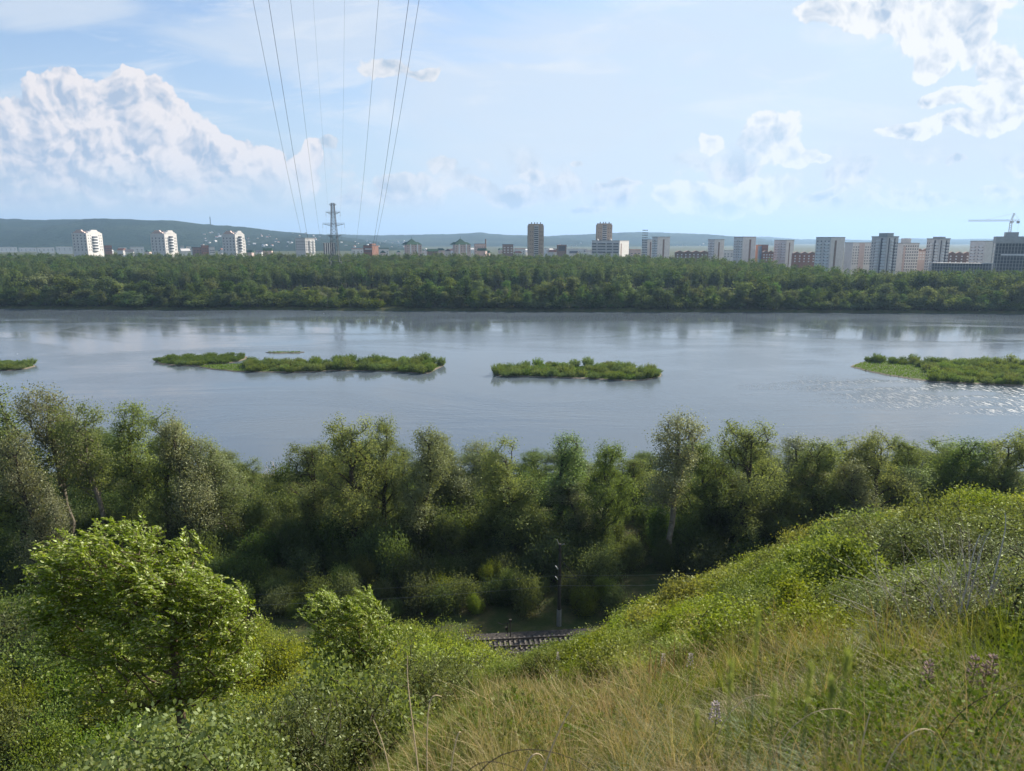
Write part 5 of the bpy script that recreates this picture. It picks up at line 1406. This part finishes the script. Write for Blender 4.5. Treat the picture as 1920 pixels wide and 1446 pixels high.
for yy in (-0.76, 0.76):
    r_m = MB(); z0 = zt0+0.50
    r_m.box(-140, yy-0.07, z0, 120, yy+0.07, z0+0.025).box(-140, yy-0.012, z0+0.026, 120, yy+0.012, z0+0.125).box(-140, yy-0.036, z0+0.126, 120, yy+0.036, z0+0.17)
    r_m.build("rail", RAILM, trk)
sm_ = MB(); sm_.prism([(-0.14, zt0+0.30), (0.14, zt0+0.30), (0.11, zt0+0.49), (-0.11, zt0+0.49)], -1.35, 1.35, 'y'); sme = sm_.mesh("sleeper", SLP)
for i in range(100):
    o = link_obj("sleeper", sme, trk, (-42+i*0.6, 0, 0))
rest = MB()
for i in list(range(-160, -71)) + list(range(31, 190)): rest.box(i*0.6-0.13, -1.35, zt0+0.30, i*0.6+0.13, 1.35, zt0+0.49)
ro = rest.build("sleeper_row", SLP, trk); ro['kind'] = 'stuff'
# overhead line pole
CPOLE = principled("dark tarred pole", (0.045, 0.040, 0.034), 0.85, 0.3, 3.0); CBASE = principled("grey concrete base", (0.20, 0.20, 0.19), 0.9, 0.2, 3.0)
pb = at_z(1048, 1172, zt0); pole_h = at_y(1048, 1020, pb.y).z-zt0; print("pole", pb, pole_h)
pl = tag(empty("railway_pole", (pb.x, pb.y, zt0-0.3)), "dark overhead-line pole with a pale concrete foot beside the railway", 'pole')
MB().bar((0, 0, 0), (0, 0, 2.4), 0.32, 0.30, 8).build("footing", CBASE, pl)
MB().bar((0, 0, 2.41), (0, 0, pole_h+0.3), 0.24, 0.17, 8).build("post", CPOLE, pl)
MB().bar((0, 0, pole_h-0.2), (-0.4, 0, pole_h+0.9), 0.06).bar((0, 0, pole_h+0.1), (0.5, -0.1, pole_h+0.35), 0.07).build("top_bracket", CBASE, pl)
MB().bar((0, 0, pole_h-1.6), (1.9, -1.6, pole_h-3.4), 0.055).bar((0, 0, pole_h-4.0), (1.9, -1.6, pole_h-3.4), 0.05).bar((0, 0, pole_h-4.0), (-0.5, -0.6, pole_h-3.4), 0.05).build("bracket_arm", CPOLE, pl)
for z_ in (pole_h-3.0, pole_h-4.4): MB().bar((-0.18, 0, z_), (-0.55, -0.1, z_+0.5), 0.07, 0.05, 6).build("insulator", WHITEP, pl)
def hwire(py0, py1, lb, rad=0.02):
    a = at_y(560, py0, pb.y-2); b = at_y(1300, py1, pb.y); c = Vector((pb.x, pb.y-0.4, at_y(1048, (py0*0.34+py1*0.66)-2, pb.y-0.4).z)); w = MB()
    a2 = a + (a-c)*0.6; b2 = b + (b-c)*0.8
    for s_, e_ in ((a2, c), (c, b2)):
        pr = s_
        for i in range(1, 13):
            f = i/12; p_ = s_.lerp(e_, f); p_.z -= 4*0.5*f*(1-f); w.bar(pr, p_, rad); pr = p_
    tag(w.build("overhead_wire", CBASE), lb, 'wire', "wires carried by the railway pole")
hwire(1125, 1087, "thin pale wire crossing the dark trees at the middle of the railway pole", 0.014); hwire(1105, 1068, "fainter upper wire crossing the dark trees behind the railway", 0.010)
# small signal standard beside the track
sg = at_z(957, 1196, zt0+0.3); so = tag(empty("signal_standard", (sg.x, sg.y, zt0)), "small dark post with a cranked arm standing beside the rails", 'post')
MB().bar((0, 0, 0), (0, 0, 2.4), 0.07, n=6).build("post", CPOLE, so)
MB().bar((0, 0, 2.3), (-0.95, 0, 2.05), 0.05).bar((-0.95, 0, 2.05), (-1.5, 0, 2.3), 0.05).bar((-0.35, 0, 2.2), (-0.35, 0, 0.9), 0.05).build("cranked_arm", CPOLE, so)
MB().box(-0.16, -0.12, 2.41, 0.16, 0.12, 2.7).build("lamp_head", CPOLE, so); MB().box(-0.6, -0.1, 1.3, -0.41, 0.1, 1.7).build("box", CPOLE, so)

# ------------------------------------------------------------------ grass and weeds of the foreground
def blades(P0, hgt, lean, width, curl, segs=3):
    """curved blades, one quad strip each; P0 roots (n,3), lean direction (n,2)"""
    n = len(P0); Vv = np.zeros((n, (segs+1)*2, 3)); side = np.stack([-lean[:, 1], lean[:, 0], np.zeros(n)], 1); side = unit(side*0.3 + rs(3).randn(n, 3)*[1, 1, 0.1])
    for s_ in range(segs+1):
        f = s_/segs; w = width*(1-f*0.92)*(0.5 if s_ else 0.5)
        c = P0 + np.stack([lean[:, 0]*curl*hgt*f*f, lean[:, 1]*curl*hgt*f*f, hgt*(f-0.28*curl*f*f)], 1)
        Vv[:, 2*s_] = c - side*w[:, None]; Vv[:, 2*s_+1] = c + side*w[:, None]
    k = np.arange(n)[:, None]*(segs+1)*2
    Qq = np.vstack([np.hstack([k+2*s_, k+2*s_+1, k+2*s_+3, k+2*s_+2]) for s_ in range(segs)])
    return Vv.reshape(-1, 3), Qq
rng = rs(17)
def scatter_polar(n, th0, th1, r0, r1, power=1.3):
    th = rng.uniform(th0, th1, n); r = r0 + (r1-r0)*rng.rand(n)**power
    return r*np.sin(np.radians(th)), r*np.cos(np.radians(th)), r, th
def grass_patch(name, n, th0, th1, r0, r1, hmin, hmax, wd, mat, label, thresh=None, seed=1, power=1.3, curl=0.8, rmaxf=None, per=26, spread=0.05):
    """tufts: blades fanning out of common roots, tuft by tuft of another height"""
    m0 = n//per; x, y, r, th = scatter_polar(m0, th0, th1, r0, r1, power)
    keep = np.ones(m0, bool)
    if thresh is not None: keep &= (fbm(x/2.2, y/2.2, seed, 3)*np.sign(thresh[1]) > thresh[0])
    if rmaxf is not None: keep &= r < rmaxf(th)
    x, y, r = [np.repeat(q_[keep], per) for q_ in (x, y, r)]; m = len(x); nt = m//per
    a = rng.rand(m)*6.28; o_ = np.abs(rng.randn(m))*spread*np.clip(r/6, 0.6, 2); x = x + np.cos(a)*o_; y = y + np.sin(a)*o_
    th_ = np.repeat(0.35 + 0.65*rng.rand(nt)**1.3, per)
    P0 = np.stack([x, y, ground(x, y)-0.03], 1)
    ln = np.stack([np.cos(a), np.sin(a)], 1)*(0.35+0.9*rng.rand(m, 1)) + np.array([-0.12, 0.0]); hh = (hmin + (hmax-hmin)*th_*(0.5+0.5*rng.rand(m)))*np.clip(r/4.5, 0.35, 1.0)
    w = wd*(0.6+0.8*rng.rand(m))*np.clip(r/6.0, 0.55, 2.2)
    v, q_ = blades(P0, hh, ln, w, curl*(0.3+1.1*rng.rand(m)), 4)
    tag(link_obj(name, np_mesh(name, v, q_, mats=[mat])), label, 'grass', kind='stuff')
G_GREEN = leaf_mat("green grass blades", (0.150, 0.185, 0.028), (0.070, 0.100, 0.016), 0.45, 0.02, 0.0, patch=(0.6, (0.200, 0.180, 0.060), 0.46, 0.65))
G_DRY = leaf_mat("dry straw blades", (0.50, 0.41, 0.24), (0.26, 0.20, 0.10), 0.3, 0.02, 0.0, patch=(1.6, (0.36, 0.20, 0.09), 0.56, 0.72))
G_PALE = leaf_mat("pale dry herb leaves", (0.46, 0.39, 0.25), (0.24, 0.19, 0.11), 0.3, 0.02, 0.0, patch=(1.1, (0.17, 0.22, 0.14), 0.48, 0.6))
rm = lambda th: np.interp(th, [-44, -30, -22, -14, -6, -1, 6, 12, 20, 30, 50], [10, 11, 15, 20, 24, 23, 17, 12, 9.5, 8.4, 8])
grass_patch("grass", 120000, -42, 52, 2.0, 26, 0.15, 0.62, 0.0085, G_GREEN, "green grass filling the foreground slope", seed=71, rmaxf=rm)
grass_patch("dry_grass", 26000, -18, 46, 2.0, 22, 0.20, 0.80, 0.0075, G_DRY, "dry straw-coloured grass matted over the foreground", seed=72, thresh=(0.10, 1), rmaxf=rm, curl=0.6)
grass_patch("pale_herbs", 46000, 8, 48, 1.8, 8.5, 0.12, 0.30, 0.010, G_PALE, "pale matted herbs at the bottom right corner", seed=73, curl=1.6)
grass_patch("dry_stems", 4200, -16, 44, 2.4, 13, 0.50, 1.15, 0.0062, leaf_mat("tan and orange dry stems", (0.56, 0.44, 0.26), (0.40, 0.24, 0.11), 0.2, 0.03, 0.0), "long tan and orange dry stems crossing above the grass", seed=75, thresh=(-0.05, 1), rmaxf=lambda th: np.interp(th, [-15, -5, 5, 20, 45], [9, 11, 13, 10, 8]), curl=0.55, per=4, spread=0.10, power=1.0)
grass_patch("tall_green_grass", 15000, -20, 46, 2.6, 14, 0.4, 0.95, 0.0075, G_GREEN, "taller green grass tufts between the weeds", seed=76, thresh=(0.0, 1), rmaxf=rm, curl=0.5, per=14, power=1.0)
grass_patch("straw", 9500, -17, 18, 2.6, 11, 0.30, 1.0, 0.0075, G_DRY, "tangled tan straw at the bottom centre", seed=77, thresh=(-0.12, 1), rmaxf=lambda th: np.interp(th, [-17, -8, 0, 10, 18], [6.5, 9, 11, 8, 4]), curl=0.7, per=18, spread=0.07, power=0.9)
grass_patch("dry_turf", 22000, 10, 46, 2.2, 6.5, 0.15, 0.50, 0.0065, G_PALE, "pale beige dead grass at the lower right", seed=78, thresh=(-0.12, 1), curl=1.0, per=18, spread=0.07, power=0.9)
grass_patch("dry_tufts", 9000, -42, -31, 5.5, 9.5, 0.4, 1.1, 0.0075, G_PALE, "pinkish dry grass at the bottom left corner", seed=79, curl=0.8, per=16, spread=0.10, power=1.0)
# leafy weeds between the grass: many small leaves near the ground
def weeds(name, n, th0, th1, r0, r1, lsize, hmax, mat, label, seed, thr):
    x, y, r, th = scatter_polar(n, th0, th1, r0, r1, 1.2)
    k = (fbm(x/1.7, y/1.7, seed, 3) > thr + np.where((th < 14) & (r < 10), 0.07, 0.0)) & (r < rm(th)+2); x, y, r = x[k], y[k], r[k]; m = len(x)
    hh = hmax*(0.4+0.6*(fbm(x/1.1, y/1.1, seed+5, 3)+0.5).clip(0, 1))*np.clip(r/5.0, 0.3, 1)
    P0 = np.stack([x, y, ground(x, y) + hh*np.sqrt(rng.rand(m))], 1); T = rng.randn(m, 3); Nn = rng.randn(m, 3); Nn[:, 2] = np.abs(Nn[:, 2])+0.5
    sz = lsize*(0.6+0.8*rng.rand(m))*np.clip(r/6.0, 0.5, 1.6)
    v, q_ = leaves(P0, T, Nn, sz, sz*0.55)
    tag(link_obj(name, np_mesh(name, v, q_, mats=[mat])), label, 'weeds', kind='stuff')
G_WEED = leaf_mat("weed leaves", (0.110, 0.155, 0.024), (0.060, 0.095, 0.016), 0.4, 0.012, 0.0, patch=(0.5, (0.15, 0.15, 0.04), 0.5, 0.66))
weeds("weeds", 260000, -44, 52, 2.5, 25, 0.046, 0.42, G_WEED, "leafy green weeds between the foreground grasses", 81, -0.22)
weeds("sage_herbs", 60000, 24, 50, 1.9, 8.0, 0.020, 0.20, leaf_mat("sage leaves", (0.20, 0.26, 0.17), (0.12, 0.16, 0.10), 0.3, 0.05, 0.0), "grey-green sage-like herbs in the bottom right corner", 82, -0.1)

# single stalks, seed heads, flower spikes and dead branches
STRAW = principled("straw stalk", (0.62, 0.48, 0.30), 0.8, 0.3, 8.0); STRAWO = principled("orange dry leaf", (0.42, 0.22, 0.08), 0.8, 0.3, 8.0); GST = principled("green stalk", (0.12, 0.17, 0.05), 0.7, 0.3, 8.0)
def bez(p, n=10):
    out = []; m = len(p)-1
    P_ = [Vector(a) for a in p]
    for i in range(n+1):
        t_ = i/n; q_ = [a.copy() for a in P_]
        while len(q_) > 1: q_ = [q_[j].lerp(q_[j+1], t_) for j in range(len(q_)-1)]
        out.append(q_[0])
    return out
def tube_path(pts_, r0, r1, n=5):
    m_ = MB(); k = len(pts_)-1
    for i in range(k): m_.bar(pts_[i], pts_[i+1], r0+(r1-r0)*i/k, r0+(r1-r0)*(i+1)/k, n)
    return m_
def stalk(pxs, Yd, rad, mat, label, name="dry_stalk", group=None, r1=None):
    p_ = [at_y(x, y, Yd + (k*0.03)) for k, (x, y) in enumerate(pxs)]
    base = p_[0].copy(); g = gz(base.x, base.y)
    if base.z > g: p_ = [Vector((base.x, base.y, g-0.03))] + p_
    rad = rad*(0.72 if name == 'dry_stalk' else 1.0)
    o = tube_path([p-base for p in bez(p_, 14)], rad, r1 if r1 is not None else rad*0.35).build(name, mat); o.location = base
    return tag(o, label, 'dry stalk' if 'stalk' in name else 'branch', group)
ST = "bent dry stalks in the foreground"
stalk([(790, 1446), (775, 1360), (760, 1290), (764, 1230)], 4.2, 0.010, STRAW, "tallest tan stalk standing at the left end of the dry grass", group=ST)
stalk([(800, 1446), (798, 1370), (800, 1300), (806, 1298), (828, 1306)], 4.4, 0.009, STRAW, "brownish stalk with a bent-over top right of the tallest tan one", group=ST)
stalk([(742, 1446), (722, 1400), (700, 1350)], 4.0, 0.008, STRAW, "slanting pale stalk left of the tallest tan one", group=ST)
stalk([(1000, 1446), (1040, 1390), (1062, 1340), (1074, 1322)], 3.6, 0.009, STRAW, "straight stalk leaning right in the bottom centre", group=ST)
stalk([(836, 1446), (850, 1400), (862, 1350), (866, 1380)], 3.8, 0.008, STRAW, "pale stalk with a drooping tip in the dry grass", group=ST)
stalk([(970, 1446), (985, 1410), (1010, 1400), (1020, 1425)], 3.4, 0.010, STRAW, "short curled pale leaf blade at the bottom centre", group=ST)
stalk([(1605, 1446), (1615, 1400), (1624, 1360), (1632, 1334)], 3.0, 0.008, STRAW, "single cream stalk standing upright at the lower right", group=ST)
stalk([(1658, 1400), (1700, 1360), (1750, 1345), (1765, 1395)], 2.9, 0.006, STRAW, "arched straw stalk bending over at the lower right", group=ST)
stalk([(1440, 1420), (1470, 1330), (1560, 1310), (1600, 1340)], 3.4, 0.005, STRAW, "thin arched straw above the grass right of centre", group=ST)
stalk([(1330, 1420), (1350, 1300), (1420, 1290), (1450, 1310)], 4.0, 0.005, STRAW, "thin arched straw left of the blurred green blades", group=ST)
stalk([(1490, 1270), (1560, 1240), (1600, 1260), (1610, 1320)], 5.0, 0.006, STRAW, "curved straw in the green weeds right of centre", group=ST)
for i, (x0, y0, x1, y1, lb) in enumerate([(1216, 1280, 1220, 1215, "leftmost orange dry leaf in the clump above centre right"), (1228, 1250, 1232, 1222, "second short orange dry leaf in the clump"), (1240, 1262, 1238, 1220, "third orange dry leaf, leaning left"), (1262, 1240, 1266, 1196, "tallest orange dry leaf of the clump"), (1280, 1250, 1288, 1222, "short orange dry leaf right of the tallest one")]):
    stalk([(x0, y0+40), (x0, y0), (x1, y1)], 8.0, 0.014, STRAWO, lb, group="orange dry leaves above centre right", r1=0.003)
stalk([(1110, 1446), (1050, 1395), (930, 1380), (830, 1392)][::-1], 3.0, 0.004, BARK, "long bare brown stem arching along the bottom centre", name="bare_branch", group="bare stems arching over the grass")
stalk([(820, 1385), (900, 1410), (980, 1446)], 2.9, 0.004, BARK, "bare stem crossing the bottom of the dry grass", name="bare_branch", group="bare stems arching over the grass")
stalk([(1760, 1360), (1800, 1320), (1860, 1292), (1925, 1284)], 3.2, 0.004, BARK, "upper of two dark stems crossing the bottom right corner", name="bare_branch", group="bare stems arching over the grass")
stalk([(1840, 1342), (1880, 1315), (1925, 1298)], 3.1, 0.004, BARK, "lower of two dark stems crossing the bottom right corner", name="bare_branch", group="bare stems arching over the grass")
# blurred green seed heads close to the lens
L_SEED = leaf_mat("yellow green awns", (0.30, 0.34, 0.12), (0.20, 0.24, 0.08), 0.5, 0.03, 0.0)
def seed_head(x0, y0, xt, yt, Yd, hl, label, tilt=0.0):
    a = at_y(x0, y0, Yd); b = at_y(xt, yt, Yd*1.02); g = gz(a.x, a.y); a0 = Vector((a.x, a.y, min(a.z, g)))
    o = tag(empty("seed_grass", a0), label, 'grass stem', "green grass stems close to the lens")
    L = (b-a0).length; pth = bez([Vector(), (b-a0)*0.5 + Vector((0.005, 0, 0)), b-a0], 10)
    tube_path(pth, 0.0022, 0.0009).build("stem", GST, o)
    d = (b-a0).normalized(); n = 55; rg = rs(int(x0)); f = rg.rand(n)
    C = np.array([list((b-a0) - d*hl*float(t_)) for t_ in f]); T = np.array([list(d)]*n) + rg.randn(n, 3)*0.22
    v, q_ = leaves(C + T*0.004 + rg.randn(n, 3)*0.0012, T, rg.randn(n, 3), 0.016+0.012*rg.rand(n), 0.0013+0.0008*rg.rand(n))
    link_obj("seed_head", np_mesh("seed_head", v, q_, mats=[L_SEED]), o)
    return o
for (x0, y0, xt, yt, Yd, hl, lb) in [(1405, 1446, 1422, 1150, 0.95, 0.075, "tallest blurred green grass stem right of centre, with a long pale head"), (1372, 1446, 1372, 1240, 0.85, 0.055, "short blurred stem with a yellow-green head left of the tallest one"),
    (1480, 1446, 1520, 1248, 0.80, 0.05, "blurred stem leaning right with a bright yellow-green head"), (1538, 1446, 1560, 1280, 0.70, 0.02, "thick dark blurred stem right of the yellow-green head"),
    (1546, 1446, 1590, 1230, 0.72, 0.03, "second dark blurred stem, leaning further right"), (1308, 1446, 1306, 1340, 0.9, 0.035, "faint blurred stem at the bottom, left of the tallest one"), (1440, 1446, 1452, 1290, 0.95, 0.05, "thin blurred stem between the tall one and the leaning one")]:
    seed_head(x0, y0, xt, yt, Yd, hl, lb)
# pale flower spikes
PET = principled("pale pink petals", (0.55, 0.46, 0.42), 0.8, 0.3, 30.0)
PETB = principled("brownish dry calyx", (0.40, 0.27, 0.22), 0.8, 0.4, 30.0)
def spike(px, ytop, ybot, label, brown=False):
    p = None
    for Yd in np.arange(4, 16, 0.25):          # where the plant of that height stands on the slope
        t_ = at_y(px, ytop, Yd); g = gz(t_.x, Yd)
        if t_.z-g < 0.55: p = t_; break
    if p is None: p = at_y(px, ytop, 15.75); g = gz(p.x, p.y)
    h = p.z-g if p.z > g+0.2 else 0.6; hl = min(h*0.7, max(0.15, (at_y(px, ytop, p.y).z-at_y(px, ybot, p.y).z)))
    o = tag(empty("flower_spike", (p.x, p.y, g)), label, 'wild flower', "pale whorled flower spikes in the grass")
    MB().bar((0, 0, -0.03), (0.01, 0, h), 0.006, 0.003, 5).build("stem", GST, o)
    n = max(5, int(hl/0.055)); m_ = MB(); rg = rs(int(px))
    for i in range(n):
        z = h - hl*i/n; rr = 0.014+0.020*(i/n)
        for k in range(7):
            a_ = k/7*6.28+i; c = Vector((math.cos(a_)*rr, math.sin(a_)*rr, z + rg.randn()*0.004)); e = c + Vector((math.cos(a_)*0.013, math.sin(a_)*0.013, 0.012))
            m_.bar(c, e, 0.008, 0.004, 5)
    m_.build("flowers", PETB if brown else PET, o)
    C = []; T = []
    for i in range(14):
        a_ = i*2.4; z = (h-hl)*(0.3+0.7*i/14); C.append((math.cos(a_)*0.04, math.sin(a_)*0.04, z)); T.append((math.cos(a_), math.sin(a_), -0.2))
    v, q_ = leaves(np.array(C), np.array(T), np.array([[0, 0, 1.0]]*14), np.full(14, 0.08), np.full(14, 0.035)); link_obj("leaf", np_mesh("leaf", v, q_, mats=[G_WEED]), o)
for (x, y0, y1, lb, br) in [(1142, 1232, 1272, "fullest pale pink flower spike below the green slope", 0), (1120, 1250, 1285, "slimmer pale flower spike just left of the fullest one", 0), (1045, 1258, 1296, "pale flower spike left of centre in the grass, taller of its pair", 0), (1036, 1272, 1300, "shorter flower spike beside the taller one left of centre", 0),
    (1244, 1228, 1252, "flower spike behind the orange dry leaves", 0), (1295, 1228, 1256, "small white flower spike right of the orange dry leaves", 0), (1352, 1158, 1185, "upper flower spike against the dark bush right of centre", 0), (1345, 1165, 1190, "fainter flower spike beside the upper one", 0),
    (1046, 1224, 1240, "small white flower tip at the edge of the bright bushes", 0), (1742, 1245, 1300, "brownish flower spike low on the right", 1), (1828, 1235, 1300, "left brown withered spike at the right edge", 1), (1862, 1232, 1300, "right brown withered spike at the right edge", 1), (1848, 1250, 1310, "shorter brown withered spike between the two taller ones", 1),
    (1342, 1320, 1345, "pale flower tuft in the weeds below centre right", 0)]:
    spike(x, y0, y1, lb, br)
# dead bushes: bare pale branches
def dead(px, py, hgt, spread, n, seed, label, mat=TWIG, rt=0.0016, r=None):
    rg = rs(seed); p = hit(px, py); g = p.z
    tips = rg.randn(n, 3)*[spread*0.5, spread*0.4, 0] + [0, 0, 1]*(hgt*(0.55+0.45*rg.rand(n, 1)))
    tips[:, :2] *= (0.4+tips[:, 2:3]/hgt*0.8)
    tr = [(0, 0, -0.1), (0, 0, 0.05), (0.02, 0.01, hgt*0.2)]
    pos, par, rad, tipn, segs = skeleton(rg, tips, tr, rt, 0.18, 0.2, 0.5); v, q_ = tubes(segs, 5)
    o = link_obj("dead_bush", np_mesh("dead_bush", v, q_, mats=[mat], smooth=True), None, (p.x, p.y, g)); print("dead", px, p)
    return tag(o, label, 'dead bush', "bare dead bushes on the right slope")
DB = "bare pale branches standing on the right slope"
def branch(pxs, rad, lb, Yd=5.9, mat=TWIG): return stalk(pxs, Yd, rad, mat, lb, name="bare_branch", group=DB, r1=rad*0.3)
branch([(1782, 1200), (1800, 1160), (1812, 1120), (1818, 1060), (1824, 1030), (1838, 1002)], 0.011, "tallest white bare branch of the left pair near the right edge")
branch([(1800, 1185), (1822, 1110), (1832, 1060), (1840, 1015), (1858, 995)], 0.008, "white branch just right of the tallest one, bending right")
branch([(1846, 1125), (1868, 1090), (1868, 1050), (1884, 1010), (1890, 985), (1884, 962)], 0.011, "pale curved branch nearest the right edge")
branch([(1866, 1070), (1880, 1062), (1900, 1048)], 0.006, "short side twig of the pale curved branch")
branch([(1806, 1110), (1795, 1080), (1812, 1040)], 0.005, "thin forked twig left of the tallest white branch")
branch([(1790, 1185), (1760, 1110), (1745, 1060), (1738, 1010)], 0.006, "thin upright twig well left of the white branches")
branch([(1780, 1170), (1740, 1130), (1725, 1098)], 0.006, "thin twig leaning left over the grey bush")
branch([(1700, 1150), (1678, 1120), (1655, 1098)], 0.007, "straight tan stick lying across the grey bush")
branch([(1745, 1105), (1765, 1092), (1790, 1082)], 0.005, "short pale twig crossing the others at a low angle")
branch([(1920, 1130), (1890, 1080), (1872, 1060)], 0.007, "orange-brown stem coming in from the right edge", mat=STRAWO)
branch([(1925, 1180), (1885, 1120), (1862, 1092)], 0.007, "lower orange-brown stem coming in from the right edge", mat=STRAWO)
for k, (px, py, n_, lb) in enumerate([(1815, 1175, 26, "fan of thin grey twigs at the foot of the white branches"), (1700, 1135, 20, "fan of thin grey twigs over the grey bush"), (1895, 1150, 26, "thicket of thin brown twigs at the right edge"), (1770, 1120, 20, "fan of thin twigs between the grey bush and the white branches")]):
    p = at_y(px, py, 6.3); g = gz(p.x, p.y); rg = rs(640+k); segs = []
    for _ in range(n_):
        h_ = rg.uniform(0.5, 1.25); dx, dy = rg.randn()*0.38, rg.randn()*0.3; b_ = bez([(0, 0, -0.05), (dx*0.2, dy*0.2, h_*0.45), (dx+rg.randn()*0.1, dy, h_*0.8), (dx*1.5, dy*1.4, h_)], 6)
        segs += [(b_[i_], b_[i_+1], 0.0034*(1-i_/9), 0.0034*(1-(i_+1)/9)) for i_ in range(6)]
        for q_ in (3, 4):
            e_ = b_[q_] + Vector((rg.randn()*0.12, rg.randn()*0.1, 0.16)); segs.append((b_[q_], e_, 0.0018, 0.001))
    v, q_ = tubes(segs, 4)
    tag(link_obj("dead_bush", np_mesh("dead_bush", v, q_, mats=[TWIG if k != 2 else BARK], smooth=True), None, (p.x, p.y, g)), lb, 'dead bush', "fans of bare twigs on the right slope")
# leafless pale shrubs in the gap between the bank trees
for k, (px, py, h_) in enumerate([(505, 905, 5.5), (525, 900, 4.5), (488, 915, 4.5), (545, 920, 4.0)]):
    p = at_z(px, py+14, 5.0); rg = rs(700+k); n = 60
    tips = rg.randn(n, 3)*[1.1, 1.1, 0] + [0, 0, 1]*(h_*(0.5+0.5*rg.rand(n, 1)))
    pos, par, rad, tipn, segs = skeleton(rg, tips, [(0, 0, -1), (0, 0, 0.3), (0, 0, h_*0.3)], 0.016, 0.12, 0.3, 0.4); v, q_ = tubes(segs, 4)
    tag(link_obj("bare_shrub", np_mesh("bare_shrub", v, q_, mats=[TWIG], smooth=True), None, (p.x, p.y, gz(p.x, p.y))), "pale leafless shrub in the gap between the bank trees", 'shrub', "leafless shrubs in the gap between the bank trees")
# gulls over the river
GUL = principled("white feathers", (0.85, 0.85, 0.85), 0.8)
for (px, py, lb) in [(33, 664, "white gull flying low over the river above the left islet"), (607, 588, "white gull low over the water below the pylon")]:
    p = at_z(px, py, 2.0); o = tag(empty("gull", p), lb, 'gull')
    m_ = MB(); prof = [(-0.24, 0.02), (-0.15, 0.06), (0, 0.085), (0.14, 0.06), (0.22, 0.045), (0.28, 0.012)]
    for (a_, ra_), (b_, rb2) in zip(prof[:-1], prof[1:]): m_.bar((a_, 0, 0), (b_, 0, 0), ra_, rb2, 8)
    m_.build("body", GUL, o)
    for s_ in (-1, 1):
        MB().poly([(0.10, s_*.05, .03), (-0.10, s_*.05, .03), (-.06, s_*.35, .17), (.08, s_*.35, .19), (-.16, s_*.68, .10), (0.10, s_*.05, .015), (-.06, s_*.35, .16)], [(0, 1, 2, 3), (3, 2, 4)]).build("wing", GUL, o)

# ------------------------------------------------------------------ air
hz_m = bpy.data.materials.new("haze"); hz_m.use_nodes = True; N = NT(hz_m.node_tree)
pv = N.n('ShaderNodeVolumePrincipled'); pv.inputs['Color'].default_value = (0.47, 0.70, 1.0, 1); pv.inputs['Density'].default_value = 7.5e-5; pv.inputs['Anisotropy'].default_value = 0.2
N.link(pv.outputs[0], N.n('ShaderNodeOutputMaterial').inputs['Volume'])
hb = MB().box(-25000, -1600, -8, 25000, 26500, 620).build("haze", hz_m)
tag(hb, "thin blue haze over the river and the far town", 'haze', kind='stuff')
